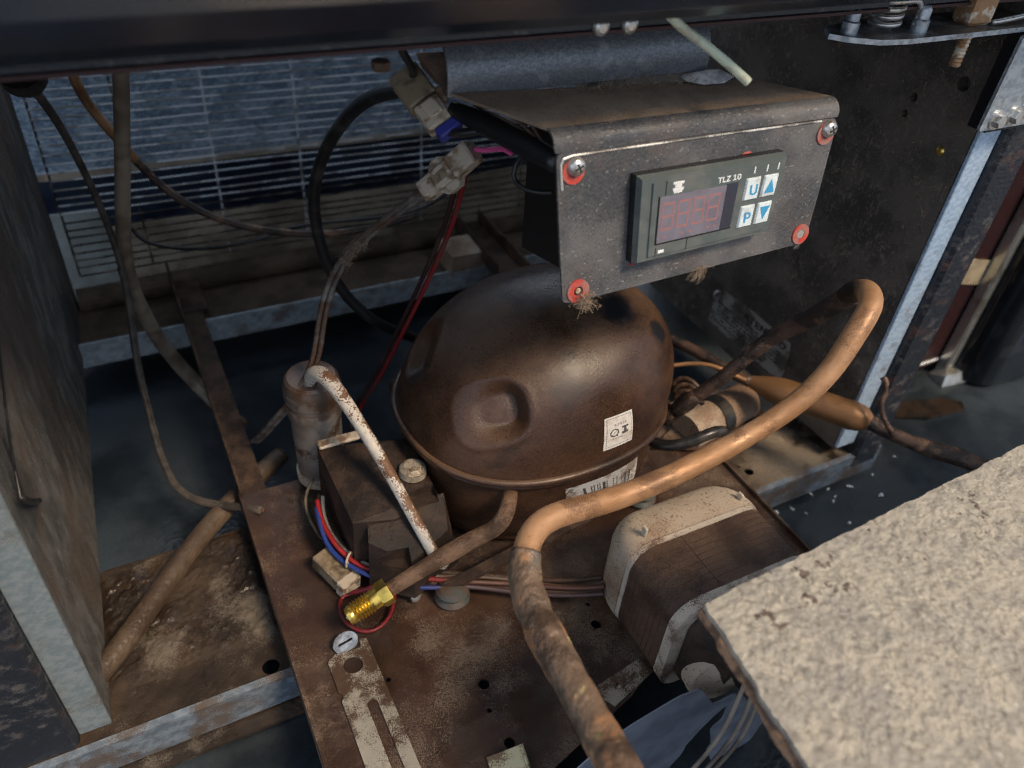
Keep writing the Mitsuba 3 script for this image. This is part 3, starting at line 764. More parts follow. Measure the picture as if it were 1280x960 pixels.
# process tube with brass service valve
va, vb = np.array((0.0982, 0.2999, 0.0973)), np.array((0.0691, 0.2966, 0.0886))
vd = (vb - va) / np.linalg.norm(vb - va)
put(Cm + '__process_tube', tube([[0.2003, 0.3293, 0.1235], [0.1898, 0.3145, 0.1299], (0.1829, 0.3052, 0.1282), (0.1766, 0.3042, 0.1185), (0.1638, 0.3062, 0.1111), (0.1420, 0.3063, 0.1042), (0.1178, 0.3025, 0.1011), va], [.0052, .0054, .0056, .0056, .0060, .0062, .0052, .0046], 14, wob=.12), 'mat_grimetube', smooth=True)
put(Cm + '__process_tube__bare_end', tube([(0.1396, 0.3061, 0.1040), (0.1178, 0.3025, 0.1011), va + vd * .002], [.0050, .0053, .0048], 14), 'mat_grimetube', smooth=True)
L = float(np.linalg.norm(vb - va))
prof = [(0, .012), (.0062, .012), (.0068, .0135)]
z = .0135
while z < L - .006:
    prof += [(.0075, z + .0008), (.0060, z + .0018)]
    z += .0021
prof += [(.0064, L - .003), (.0054, L - .0005), (.0036, L), (.0016, L), (.0016, L - .003), (0, L - .003)]
put(Cm + '__service_valve', cat(lathe(prof, va, vd, 32), hexhead(va, vd, .0088, .0075, .3), lathe([(0, .0072), (.0068, .0072), (.0068, .0122), (0, .0122)], va, vd)), 'mat_brass', smooth=30, label='shiny brass threaded service valve')
put(Cm + '__service_valve__core', rod(vb - vd * .003, vb + vd * .0006, .0011), 'mat_steel')
# terminal cover on the left of the housing
TB = Cm + '__terminal_cover'
tb = lambda x, y, z: (x, y, z)
body = hull([tb(.0885, .342, .067), tb(.0885, .425, .067), tb(.160, .337, .067), tb(.168, .420, .067), tb(.090, .344, .118), tb(.0885, .420, .120), tb(.118, .338, .116), tb(.128, .400, .128), tb(.150, .398, .126), tb(.150, .345, .122)])
nose_ = hull([tb(.093, .325, .070), tb(.118, .305, .070), tb(.157, .320, .072), tb(.160, .345, .072), tb(.096, .331, .110), tb(.119, .312, .100), tb(.150, .325, .104), tb(.155, .345, .119), tb(.100, .345, .116)])
M1 = lambda m: manifold3d.Manifold(manifold3d.Mesh(m.vertices.astype(np.float32), m.faces.astype(np.uint32)))
tbm = M1(body) + M1(nose_)
tbm -= M1(hull([tb(.098, .296, .094), tb(.1165, .2935, .094), tb(.098, .325, .094), tb(.120, .322, .094), tb(.098, .296, .106), tb(.1165, .2935, .105), tb(.098, .325, .106), tb(.120, .322, .105)]))
tbm -= M1(box(.132, .150, .328, .352, .1165, .14))
put(TB, tbm, 'mat_cover', label='dark brown dusty plastic cover over the terminals')
put(TB + '__clip', box(.0890, .119, .414, .4225, .1215, .1245, .001), 'mat_nylon', label='pale clip bar')
put(TB + '__screw', lathe([(0, .008), (.006, .0075), (.009, .005), (.0098, 0), (0, 0)], (.1405, .366, .1245), (0, 0, 1)), 'mat_scuffed')
# lugs and the black hose at the far side
put(Cm + '__lug', cat(hull([(0.1770, 0.5167, 0.0791), (0.1845, 0.5149, 0.0818), (0.1747, 0.5109, 0.0716), (0.1852, 0.5016, 0.0682), (0.1782, 0.5075, 0.0858), (0.1838, 0.4977, 0.0791)])), 'mat_grime')

# ------------------------------------------------------------------ run capacitor
A = thing('run_capacitor', 'small metal run capacitor with a rounded brown cap standing left of the terminal cover', 'capacitor')
co, cd = np.array([.0965, .4480, tz + .004]), np.array([-.010, -.012, 1.0])
put(A + '__can', lathe([(0, 0), (.0165, 0), (.0175, .002), (.0185, .0605), (.0195, .066), (.0205, .071), (.0205, .0775), (.0195, .080), (0, .080)], co, cd, 40), 'mat_capcan', smooth=35)
put(A + '__cap', lathe([(0, .080), (.0198, .080), (.0206, .082), (.0208, .092), (.0196, .0955), (.0190, .0985), (.0170, .1005), (.007, .102), (0, .102)], co, cd, 40), 'mat_capcan', smooth=30, label='brown capacitor cap')
put(A + '__terminal', lathe([(0, .1015), (.0042, .1015), (.0042, .1035), (.0028, .1045), (.0028, .107), (0, .107)], co + np.array([-.004, -.009, 0]), cd), 'mat_steel')
put(A + '__base_clip', cat(lathe([(.0176, .001), (.0192, .001), (.0192, .009), (.0176, .009)], co, cd, 40), hull([co + [-.019, -.005, .001], co + [-.004, -.020, .001], co + [-.019, -.005, .012], co + [-.004, -.020, .006]] + [co + [-.017, -.004, .001], co + [-.003, -.018, .001]])), 'mat_nylon')

# ------------------------------------------------------------------ control box
B = thing('control_box', 'dark metal control box with a digital temperature controller hanging under the front rail', 'control box')
TL, TR, BL, BR = map(np.array, ((.1800, .2930, .3920), (.3500, .2895, .3910), (.1875, .2805, .3085), (.3446, .2783, .3143)))
KL, KR = np.array([.1500, .3370, .3962]), np.array([.3310, .3370, .3868])
fx = (TR - TL) / np.linalg.norm(TR - TL)
fy = (TL - BL) + (TR - BR)
fy = fy - fx * (fy @ fx)
fy /= np.linalg.norm(fy)
fn = np.cross(fx, fy)          # towards the viewer is -fn or +fn
if fn[1] > 0:
    fn = -fn
# top sheet with a rounded front fold, as one bent sheet
rows = []
for t in np.linspace(0, 1, 10):
    rows.append((KL * (1 - t) + (TL - fn * .006) * t, KR * (1 - t) + (TR - fn * .006) * t))
for a in np.linspace(0, math.pi / 2, 7)[1:]:
    o = -fn * .006 * (1 - math.sin(a)) - fy * .006 * (1 - math.cos(a))
    rows.append((TL + o, TR + o))
rows.append((TL * .9 + BL * .1 - fy * .0, TR * .9 + BR * .1))
rv = []
for a, b in rows:
    for t in np.linspace(0, 1, 24):
        rv.append(a * (1 - t) + b * t)
rv = np.array(rv)
nr = len(rows)
idx = np.arange(nr * 24).reshape(nr, 24)
quad = np.stack([idx[:-1, :-1], idx[:-1, 1:], idx[1:, 1:], idx[1:, :-1]], -1).reshape(-1, 4)
tri = np.vstack([quad[:, [0, 1, 2]], quad[:, [0, 2, 3]]])
sheet = trimesh.Trimesh(rv[:0], [], process=False) if False else None
top_n = 10
quad_t = np.stack([idx[:top_n - 1, :-1], idx[:top_n - 1, 1:], idx[1:top_n, 1:], idx[1:top_n, :-1]], -1).reshape(-1, 4)
quad_f = np.stack([idx[top_n - 1:-1, :-1], idx[top_n - 1:-1, 1:], idx[top_n:, 1:], idx[top_n:, :-1]], -1).reshape(-1, 4)


def thick(v, q, t):
    """A sheet of quads given its thickness below."""
    v = np.array(v)
    used = np.unique(q)
    re = -np.ones(len(v), int)
    re[used] = np.arange(len(used))
    v, q = v[used], re[q]
    m = trimesh.Trimesh(v, np.vstack([q[:, [0, 1, 2]], q[:, [0, 2, 3]]]), process=False)
    low = v - m.vertex_normals * t
    e = np.sort(np.vstack([q[:, [0, 1]], q[:, [1, 2]], q[:, [2, 3]], q[:, [3, 0]]]), 1)
    un, cnt = np.unique(e, axis=0, return_counts=True)
    b = un[cnt == 1]
    n_ = len(v)
    side = np.c_[b[:, 0], b[:, 1], b[:, 1] + n_, b[:, 0] + n_]
    qq = np.vstack([q, q[:, ::-1] + n_, side])
    return trimesh.Trimesh(np.vstack([v, low]), np.vstack([qq[:, [0, 1, 2]], qq[:, [0, 2, 3]]]), process=False)


tm_ = thick(rv, quad_t, .0014)
put(B + '__top_sheet', tm_, 'mat_boxtop', smooth=25, label='dust covered brown top of the box')
put(B + '__front_fold', thick(rv, quad_f, .0014), 'mat_coat', smooth=25)
put(B + '__rear_body', hull([(.1985, .348, .384), (.2020, .350, .300), (.2190, .300, .300), (.2150, .300, .384), (.33, .35, .384), (.33, .35, .302), (.33, .30, .302), (.33, .30, .384)]), 'mat_plastic_black')
# front plate with screw holes
fw, fh = np.linalg.norm(TR - TL), np.linalg.norm(TL - BL)
FO = TL + fn * .0004


def onfront(u, v, h=0.0):
    """u from 0 to 1 across, v from 0 to 1 down the front plate."""
    return (TL * (1 - u) + TR * u) * (1 - v) + (BL * (1 - u) + BR * u) * v + fn * (.0020 + h)


FM = np.eye(4)
FM[:3, 0], FM[:3, 1], FM[:3, 2], FM[:3, 3] = fx, fy, fn, onfront(0, 0)
if np.linalg.det(FM[:3, :3]) < 0:
    FM[:3, 1] = fy
    FM[:3, 2] = fn
IF = np.linalg.inv(FM)
loc = lambda u, v: (IF @ np.r_[onfront(u, v), 1])[:2]
outline = [loc(0, .13), loc(.005, .1), loc(.985, .105), loc(1.0, .14), loc(1.002, .6), loc(.998, .955), loc(.985, 1.0), loc(.96, .99), loc(.03, 1.0), loc(.0, .985), loc(-.002, .6)]
fp = sg.Polygon(outline).buffer(-.003).buffer(.003)
sc = [(.055, .175), (.964, .165), (.055, .93), (.962, .91)]
for u, v in sc:
    fp = fp.difference(sg.Point(loc(u, v)).buffer(.0024))
det = np.linalg.det(FM[:3, :3])
FMr = FM.copy()
ext = planar(fp, FMr, .0016)
if det < 0:
    ext.invert()
put(B + '__front_plate', placed(ext, T().translate((-fn * .0016).tolist()).matrix.numpy() if False else np.block([[np.eye(3), (-fn * .0016)[:, None]], [np.zeros((1, 3)), np.ones((1, 1))]])), 'mat_coat', label='scratched dark grey front plate')
rim = tube([np.array((FM @ np.r_[x, y, .0002, 1])[:3]) for x, y in [loc(.012, .30), loc(.012, .16), loc(.02, .13), loc(.05, .118), loc(.5, .112), loc(.93, .112)]], .0006, 6, curved=False)
put(B + '__bright_edge', rim, 'mat_wornedge', label='worn bright edge line along the top fold')
for k, (u, v) in enumerate(sc):
    o = onfront(u, v, .0001)
    w_ = sg.Point(0, 0).buffer(.0058 if k != 2 else .0062, 16).difference(sg.Point(0, 0).buffer(.0026, 12))
    put(B + '__red_washer', placed(planar(w_, mat4((-.0008 if k < 2 else 0, -.0026 if k < 2 else 0, 0), (1, 0, 0), (0, 1, 0)), .0008), mat4(o, fx, fy)), 'mat_red_gasket')
    if k < 2:
        sm_ = lathe([(0, .0034), (.0016, .0033), (.0034, .0025), (.0043, .0012), (.0045, 0), (0, 0)], o + fn * .0011, fn, 26)
        cross = manifold3d.Manifold(manifold3d.Mesh(sm_.vertices.astype(np.float32), sm_.faces.astype(np.uint32))) if False else None
        put(B + '__screw', sm_, 'mat_steel', smooth=40)
        slot = cat(placed(box(-.0022, .0022, -.00045, .00045, 0, .0005), mat4(o + fn * .0041, fx + fy * .5, fy)), placed(box(-.00045, .00045, -.0022, .0022, 0, .00052), mat4(o + fn * .0041, fx + fy * .5, fy)))
        put(B + '__screw_slot' if k == 0 else B + '__screw_slot', slot, 'mat_rubber')
    else:
        put(B + '__screw_end', rod(o - fn * .006, o + fn * .0006, .0015 if k == 2 else .0028), 'mat_rustbolt' if k == 2 else 'mat_steel')
# digital controller
CO = B + '__controller'
cu = lambda a, b, h=0.0: onfront(a, b, h)
c00, c10, c01, c11 = (.236, .262), (.776, .255), (.230, .800), (.756, .785)     # upper left, upper right, lower left, lower right


def onbez(s, t, h=.0):
    a = (np.array(c00) * (1 - s) + np.array(c10) * s) * (1 - t) + (np.array(c01) * (1 - s) + np.array(c11) * s) * t
    return cu(a[0], a[1], .0001 + h)


BD = .0085
lo = [onbez(s, t, 0) for s, t in ((0, 0), (1, 0), (1, 1), (0, 1))]
hi = [onbez(s, t, BD) for s, t in ((.012, .03), (.988, .03), (.988, .97), (.012, .97))]
mid = [onbez(s, t, BD * .55) for s, t in ((0, 0), (1, 0), (1, 1), (0, 1))]
put(CO, hull(lo + mid), 'mat_plastic_black')
put(CO + '__bezel', hull([p + fn * .0002 for p in mid] + hi), 'mat_bezel', label='grey green bezel')


def onb(s0, s1, t0, t1, h0, h1, taper=0.0):
    return hull([onbez(s, t, BD + h0) for s in (s0, s1) for t in (t0, t1)] + [onbez(s, t, BD + h1) for s in (s0 + taper, s1 - taper) for t in (t0 + taper * 2, t1 - taper * 2)])


put(CO + '__faceplate', onb(.075, .945, .075, .93, .0, .0010, .004), 'mat_bezel')
h = .0010
put(CO + '__display', onb(.125, .575, .245, .775, h, h + .0004), 'mat_lcd', label='unlit display with faint digits')
put(CO + '__display__shade', onb(.5755, .655, .235, .775, h, h + .00055), 'mat_lcd_dark')
put(CO + '__display__rim', cat(onb(.118, .1248, .235, .785, h, h + .0006), onb(.118, .66, .776, .79, h, h + .0006)), 'mat_plastic_black')
segs = []
for k in range(4):
    s0, s1 = .145 + k * .105, .226 + k * .105
    a, t0, tm, t1 = .010, .315, .46, .61
    for q in ((s0, s1, t0, t0 + .028), (s0, s1, tm, tm + .028), (s0, s1, t1, t1 + .028)):
        segs.append(onb(*q, h + .0004, h + .00055))
    for q in ((s0, s0 + a, t0 + .03, tm - .004), (s1 - a, s1, t0 + .03, tm - .004), (s0, s0 + a, tm + .032, t1 - .004), (s1 - a, s1, tm + .032, t1 - .004)):
        segs.append(onb(*q, h + .0004, h + .00054))
for s in (.165, .29, .345, .47, .52):
    segs.append(onb(s, s + .022, .70, .722, h + .0004, h + .00055))
put(CO + '__display__digits', cat(*segs), 'mat_segment', label='faint unlit 8888 digits')
bez_x = onbez(1, .5) - onbez(0, .5)
bl = np.linalg.norm(bez_x)


def bez_text(text, s, t, size, hh, m, key, bold=True, stretch=1.0):
    tx = meshkit.text_mesh(text, size, .00025, bold=bold)
    tx.apply_scale([stretch, 1, 1])
    put(key, placed(tx, mat4(onbez(s, t, BD + hh), bez_x, fy)), m)


bez_text('TLZ 10', .505, .205, .0027, h, 'mat_white_print', CO + '__lettering', stretch=1.15)
logo = cat(onb(.205, .275, .10, .128, h, h + .0003), onb(.218, .262, .132, .165, h, h + .0003), onb(.205, .275, .17, .20, h, h + .0003), onb(.213, .267, .204, .226, h, h + .0003))
put(CO + '__emblem', logo, 'mat_white_print')
put(CO + '__lettering', cat(onb(.145, .185, .865, .90, h, h + .0003)), 'mat_white_print')
put(CO + '__seam_line', cat(onb(.158, .163, .075, .235, h, h + .0002), onb(.345, .350, .795, .93, h, h + .0002), onb(.125, .13, .83, .93, h, h + .0002)), 'mat_plastic_black')
for s in (.775, .865, .945):
    put(CO + '__tick', onb(s - .02, s - .013, .085, .165, h, h + .0003), 'mat_white_print')
marks = {(0, 0): 'U', (0, 1): 'P', (1, 0): 'up', (1, 1): 'down'}
for (i, j), what in marks.items():
    s0, t0 = .712 + i * .128, .215 + j * .335
    key = CO + '__button' if (i, j) == (0, 0) else CO + '__button'
    put(key, onb(s0, s0 + .103, t0, t0 + .265, h, h + .0010, .006), 'mat_button')
    if what in 'UP':
        bez_text(what, s0 + .028, t0 + .20, .0050, h + .00105, 'mat_button_ink', CO + '__button_mark', stretch=1.1)
    else:
        a, b = (t0 + .215, t0 + .05) if what == 'up' else (t0 + .05, t0 + .215)
        tri_ = [onbez(s0 + .016, a, BD + h + .00105), onbez(s0 + .087, a, BD + h + .00105), onbez(s0 + .0515, b, BD + h + .00105)]
        put(CO + '__button_mark', hull(tri_ + [p + fn * .00025 for p in tri_]), 'mat_button_ink')
for u, v, l in ((.63, .250, .007), (.54, .805, .016), (.238, .835, .005), (.31, .830, .010)):
    put(B + '__sealant', hull([onfront(u, v, .0003) + dx for dx in (np.zeros(3), fx * l, fx * l * .7 + fy * .0009, fx * .001 - fy * .0006, fn * .0012 + fx * l * .5)]), 'mat_red_gasket')
put(B + '__plate_nick', hull([onfront(.962, .985, -.001), onfront(.985, .985, -.001), onfront(.955, 1.03, -.001), onfront(.98, 1.035, -.001), onfront(.97, 1.0, .0005)]), 'mat_coat')


def tuft(o, d, n, L, seed, spread=1.0):
    rng = np.random.default_rng(seed)
    out = []
    d = np.array(d, float)
    for k in range(n * 6):
        p = np.array(o, float) + rng.normal(0, .0019, 3) * spread
        v = d + rng.normal(0, .55, 3) * spread
        v /= np.linalg.norm(v)
        pts = [p]
        for s in range(6):
            v = v + rng.normal(0, .7, 3) + .25 * d
            v /= np.linalg.norm(v)
            p = p + v * L / 6 * rng.uniform(.3, 1.0)
            pts.append(p)
        out.append(tube(pts, rng.uniform(.00007, .00016), 4, curved=False, caps=False))
    return cat(*out)


put('dust_tuft', tuft(onfront(.070, .985, .001), (.2, -.2, -.5), 46, .006, 1, 1.3), 'mat_lint')
thing('dust_tuft', 'tan clump of lint on the lower left corner of the control box', 'lint')
put('dust_tuft', tuft(onfront(.535, .985, -.001), (-.5, -.1, -1), 12, .013, 2, .7), 'mat_lint')
thing('dust_tuft_001', 'tan wisp of lint hanging below the middle of the control box', 'lint')
put('dust_tuft', cat(*[tuft((x, .3345 + .0008 * math.sin(x * 900), .3958 - (x - .15) * .052), (.3, -.6, .25), 7, .006, int(x * 1000), 1.5 + math.sin(x * 400)) for x in np.arange(.205, .300, .006)]), 'mat_lint')
thing('dust_tuft_002', 'brown lint gathered along the rear edge of the control box top', 'lint')
# thin white tube and a piece of film on the box
put('white_tube', tube([(0.2271, 0.3026, 0.4425), (0.2375, 0.2996, 0.4362), (0.2448, 0.2995, 0.4312), (0.2555, 0.2946, 0.4246), (0.2665, 0.2849, 0.4165), (0.2731, 0.2789, 0.4111)], .0022, 12), 'mat_straw', smooth=True)
thing('white_tube', 'thin pale greenish tube slanting from the front rail onto the control box', 'tube')
fo = [(0.2819, 0.3397, 0.3935), (0.2900, 0.3356, 0.3950), (0.3050, 0.3343, 0.3950), (0.3126, 0.3307, 0.3930), (0.3023, 0.3263, 0.3920), (0.2897, 0.3272, 0.3920), (0.2832, 0.3339, 0.3920)]
fo = np.array(fo)
top_ = fo.mean(0) + np.array([0, 0, .0045])
put('plastic_scrap', hull(np.vstack([fo, [top_, top_ + [.008, 0, -.0005], top_ - [.009, 0, .0015]]])), 'mat_film', smooth=60)
thing('plastic_scrap', 'crumpled scrap of grey film lying on top of the control box', 'plastic scrap')

# ------------------------------------------------------------------ suction pipe (thick copper)
S = thing('suction_pipe', 'thick bent copper suction pipe that crosses in front of the compressor', 'pipe')
pd = [(0.3414, 0.3481, 0.1207), (0.3485, 0.3435, 0.1313), (0.3585, 0.3357, 0.1497), (0.3690, 0.3259, 0.1727), (0.3789, 0.3189, 0.1935), (0.3877, 0.3112, 0.2128), (0.3927, 0.2945, 0.2362), (0.3929, 0.2766, 0.2616), (0.3907, 0.2658, 0.2772)]
pb = [(0.3920, 0.2709, 0.2708), (0.3856, 0.2600, 0.2837), (0.3789, 0.2488, 0.2898), (0.3708, 0.2397, 0.2896), (0.3570, 0.2321, 0.2809), (0.3430, 0.2272, 0.2656), (0.3274, 0.2254, 0.2494), (0.3010, 0.2267, 0.2315), (0.2624, 0.2277, 0.2183), (0.2237, 0.2271, 0.2128), (0.1859, 0.2251, 0.2159), (0.1637, 0.2223, 0.2213), (0.1493, 0.2182, 0.2225), (0.1399, 0.2104, 0.2211), (0.1363, 0.2049, 0.2194)]
pw = [(0.1383, 0.2081, 0.2208), (0.1338, 0.2008, 0.2182), (0.1288, 0.1861, 0.2170), (0.1256, 0.1657, 0.2188), (0.1242, 0.1456, 0.2204), (0.1227, 0.1265, 0.2230), (0.1206, 0.1086, 0.2267), (0.1190, 0.0952, 0.2305), (0.1169, 0.0811, 0.2332)]
put(S + '__blackened_section', tube(pd, [.0062, .0060, .0052, .0050, .0052, .0056, .0062, .0066, .0070], 18, wob=.10, seed=1), 'mat_blackpipe', smooth=True, label='blackened thin section of the pipe')
put(S + '__bright_section', tube(pb, [0.00651, 0.00670, 0.00670, 0.00670, 0.00670, 0.00651, 0.00632, 0.00623, 0.00642, 0.00651, 0.00670, 0.00670, 0.00670, 0.00670, 0.00670], 22), 'mat_copper', smooth=True, label='bright orange copper section of the pipe')
put(S + '__weathered_section', tube(pw, [0.00751, 0.00788, 0.00817, 0.00836, 0.00836, 0.00826, 0.00817, 0.00817, 0.00817], 22, step=.002, wob=.16, seed=4), 'mat_oldcopper', smooth=True, label='weathered grey brown section of the pipe')
put(S + '__joint', tube([(0.3466, 0.3436, 0.1302), (0.3523, 0.3400, 0.1394), (0.3579, 0.3351, 0.1504)], [0.00556, 0.00698, 0.00524], 16, wob=.12), 'mat_blackpipe', smooth=True)

# ------------------------------------------------------------------ filter drier
F = thing('filter_drier', 'copper coloured filter drier cylinder at the right with dark tubes at both ends', 'filter drier')
da, db = np.array((0.4477, 0.3730, 0.1098)), np.array((0.5072, 0.2882, 0.1123))
dd = (db - da) / np.linalg.norm(db - da)
DL = float(np.linalg.norm(db - da))
put(F + '__body', lathe([(0, 0), (0.00435, 0), (0.00487, .004), (0.00644, .010), (0.00870, .017), (0.01061, .024), (0.01166, .031), (0.01201, .038), (0.01201, .06), (0.01218, DL - .016), (0.01244, DL - .015), (0.01244, DL - .012), (0.01183, DL - .010), (0.01105, DL - .0055), (0.00914, DL - .0015), (0.00679, DL + .001), (0.00505, DL + .003), (0.00452, DL + .007), (0, DL + .007)], da, dd, 36), 'mat_drier', smooth=30)
put(F + '__dark_tube', tube([db - dd * .002, (0.5141, 0.2725, 0.1109), (0.5228, 0.2555, 0.1111), (0.5326, 0.2391, 0.1124), (0.5411, 0.2256, 0.1145), (0.5490, 0.2034, 0.1164), (0.5569, 0.1703, 0.1211)], [.0062, .0054, .0058, .0074, .0072, .0070, .0070], 16, wob=.10, seed=8), 'mat_blackpipe', smooth=True, label='dark insulated outlet tube')
put(F + '__dark_tube', tube([da + dd * .006, (0.4409, 0.3921, 0.1100), (0.4352, 0.4132, 0.1097), (0.4293, 0.4345, 0.1080), (0.4235, 0.4506, 0.1056)], [.0054, .0050, .0052, .0050, .005], 14, wob=.12, seed=9), 'mat_blackpipe', smooth=True, label='dark inlet tube')
put(F + '__capillary_tube', tube([(0.3940, 0.4086, 0.1143), (0.4054, 0.4020, 0.1175), (0.4181, 0.3898, 0.1219), (0.4295, 0.3784, 0.1201), tuple(da + dd * .004)], .0018, 10), 'mat_copper', smooth=True, label='thin bright copper capillary tube')
put(F + '__branch_tube', tube([(0.5066, 0.2920, 0.1552), (0.5077, 0.2865, 0.1485), (0.5037, 0.2820, 0.1367), (0.5045, 0.2742, 0.1258), (0.5109, 0.2652, 0.1140)], [.0026, .0017, .0020, .0018, .0024], 10, wob=.2), 'mat_blackpipe', smooth=True, label='short rusty branch tube')

# ------------------------------------------------------------------ parts to the right of the compressor
J = thing('saddle_clamp', 'dull steel saddle clamp with a dark strap between the compressor and the filter drier', 'clamp')
ja, jb = np.array((0.3937, 0.3694, 0.0700)), np.array((0.4694, 0.3819, 0.0720))
jd = (jb - ja) / np.linalg.norm(jb - ja)
put(J, tube([ja, ja + (jb - ja) * .5, jb], [.0165, .0175, .0165], 26, curved=False), 'mat_motorcap', smooth=40)
put(J + '__strap', lathe([(.0172, -.006), (.0186, -.006), (.0186, .006), (.0172, .006)], ja + (jb - ja) * .48, jd, 30), 'mat_rubber')
put(J + '__base', hull([(0.3587, 0.3692, 0.0640), (0.4164, 0.3955, 0.0640), (0.4860, 0.3671, 0.0640), (0.4109, 0.3422, 0.0640), (0.3616, 0.3721, 0.0603), (0.4197, 0.3986, 0.0603), (0.4899, 0.3700, 0.0603), (0.4141, 0.3449, 0.0603)]), 'mat_tray')
put(J + '__coil', cat(*[tube([(0.3615, 0.3622, 0.1244), (0.3650, 0.3607, 0.1312), (0.3696, 0.3554, 0.1347), (0.3730, 0.3488, 0.1331), (0.3762, 0.3449, 0.1277)] + k * np.array([.001, .004, .003]), .0022, 8) for k in range(3)]), 'mat_blackpipe', smooth=True)
put('black_hose', tube([(0.3260, 0.3528, 0.1084), (0.3246, 0.3331, 0.1152), (0.3306, 0.3218, 0.1196), (0.3407, 0.3152, 0.1251), (0.3555, 0.3120, 0.1308), (0.3727, 0.3128, 0.1265)], .0044, 14), 'mat_rubber', smooth=True)
thing('black_hose', 'short glossy black hose behind the bright copper pipe on the compressor\'s right', 'hose')

# ------------------------------------------------------------------ fan motor
M_ = thing('fan_motor', 'square fan motor with pale flanges and grey blades at the front right of the tray', 'fan motor')


def rsq(x0, x1, z0, z1, r):
    return sg.box(x0 + r, z0 + r, x1 - r, z1 - r).buffer(r, 8)


MY = lambda y: mat4((0, y, 0), (1, 0, 0), z=(0, -1, 0))       # polygon in x and z, thickness towards -y
put(M_ + '__stack', planar(rsq(.2350, .3400, .0610, .1410, .0176), MY(.2337), .0418), 'mat_motorstack', smooth=35)
put(M_ + '__stack__seam', cat(box(.2700, .2706, .192, .2336, .1408, .1413), *[planar(rsq(.23475, .34025, .0608, .1412, .0177), MY(.2312 - .0046 * q_), .0004) for q_ in range(8)]), 'mat_brown_wire')
put(M_ + '__flange', planar(rsq(.2345, .3405, .0606, .1415, .018), MY(.2375), .0036), 'mat_motorflange', smooth=35, label='pale rear flange')
put(M_ + '__flange', planar(rsq(.2345, .3405, .0606, .1415, .018), MY(.1918), .0075), 'mat_motorflange', smooth=35, label='pale front flange')
sections = []
for s, y in ((1.01, .2378), (1.01, .243), (1.0, .248), (.975, .2535), (.93, .259), (.86, .2645), (.76, .269), (.62, .2725), (.42, .275)):
    q = np.array(rsq(.2345, .3405, .0606, .1415, .018).exterior.coords)[:-1]
    c_ = np.array([.2875, .101])
    q = c_ + (q - c_) * s
    sections.append(np.c_[q[:, 0], np.full(len(q), y), q[:, 1]])
put(M_ + '__rear_cap', hull(np.vstack(sections)), 'mat_motorcap', smooth=40, label='pale dusty rounded rear cap')
put(M_ + '__lug', cat(box(.2475, .2495, .2415, .246, .1415, .149, .0005), box(.3250, .327, .2415, .246, .1415, .147, .0005)), 'mat_motorflange')
put(M_ + '__front_cap', hull([(x, y, z) for x, z in rsq(.244, .331, .068, .134, .014).exterior.coords for y in (.1842, .178)] + [(x, .160, z) for x, z in rsq(.262, .313, .078, .124, .014).exterior.coords]), 'mat_cover', smooth=35)
put(M_ + '__front_cap__boss', lathe([(0, 0), (.0190, 0), (.0188, .010), (.0165, .0135), (.009, .015), (0, .0155)], (.2630, .176, .086), (-.25, -1, .15), 30), 'mat_motorcap', smooth=35)
put(M_ + '__hub', lathe([(0, 0), (.020, 0), (.020, .016), (.014, .02), (0, .02)], (.2875, .161, .095), (0, -1, 0)), 'mat_plastic_black', smooth=35)


def blade(pts, tip, y0, cam):
    """A curved blade sheet: outline in x and z, ribs and camber along y."""
    poly = sg.Polygon(pts).buffer(-.004).buffer(.004)
    x0, z0, x1, z1 = poly.bounds
    g = trimesh.creation.extrude_polygon(poly, .0010, engine='earcut')
    g = g.subdivide_to_size(.0022)
    v = g.vertices.copy()
    t = (v[:, 1] - z0) / (z1 - z0)
    y = y0 - .0011 * np.cos(t * 2 * np.pi * 2.6) + .004 * ((v[:, 0] - x0) / (x1 - x0) - .5) ** 2
    g = trimesh.Trimesh(np.c_[v[:, 0], y + v[:, 2], v[:, 1]], g.faces[:, ::-1], process=False)
    return g


b1 = [(.135, .07), (.150, .100), (.166, .112), (.1830, .118), (.2127, .1255), (.2280, .1215), (.2434, .0965), (.262, .095), (.262, .080), (.2340, .055), (.226, .0), (.16, .0)]
b2 = [(.262, .088), (.276, .080), (.288, .074), (.3010, .055), (.312, .020), (.300, .004), (.268, .004), (.2620, .020), (.2566, .050)]
put(M_ + '__blade', blade(b1, None, .1490, .05), 'mat_blade', smooth=40)
put(M_ + '__blade', blade(b2, None, .1490, .05), 'mat_blade', smooth=40)

W2 = thing('fan_guard', 'bent wires of the fan guard beside the stone slab', 'fan guard')
for k, (a, m, b) in enumerate((((.2310, .1300, .1640), (.2215, .1240, .1290), (.2040, .1230, .0870)), ((.2360, .1270, .1660), (.2300, .1220, .1250), (.2090, .1210, .0750)), ((.2430, .1270, .1500), (.2380, .1220, .1180), (.2140, .1210, .0650)))):
    put(W2 + '__wire', tube([np.array(a) + [.02, .004, .035], a, m, b, np.array(b) + [-.02, -.004, -.035]], .0013, 8), 'mat_guardwire', smooth=True)

# ------------------------------------------------------------------ stone slab
P_ = thing('stone_slab', 'blurred beige speckled stone slab at the lower right, nearest of all', 'stone slab')
s0, s1, s2 = np.array((0.1752, 0.1292, 0.2600)), np.array((0.3933, 0.1400, 0.2600)), np.array((0.1671, 0.0598, 0.2600))
e1, e2 = (s1 - s0), (s2 - s0)
e1, e2 = e1 / np.linalg.norm(e1), e2 / np.linalg.norm(e2)
E_ = [s0, s0 + e1 * .62, s0 + e1 * .62 + e2 * .34, s0 + e2 * .34]


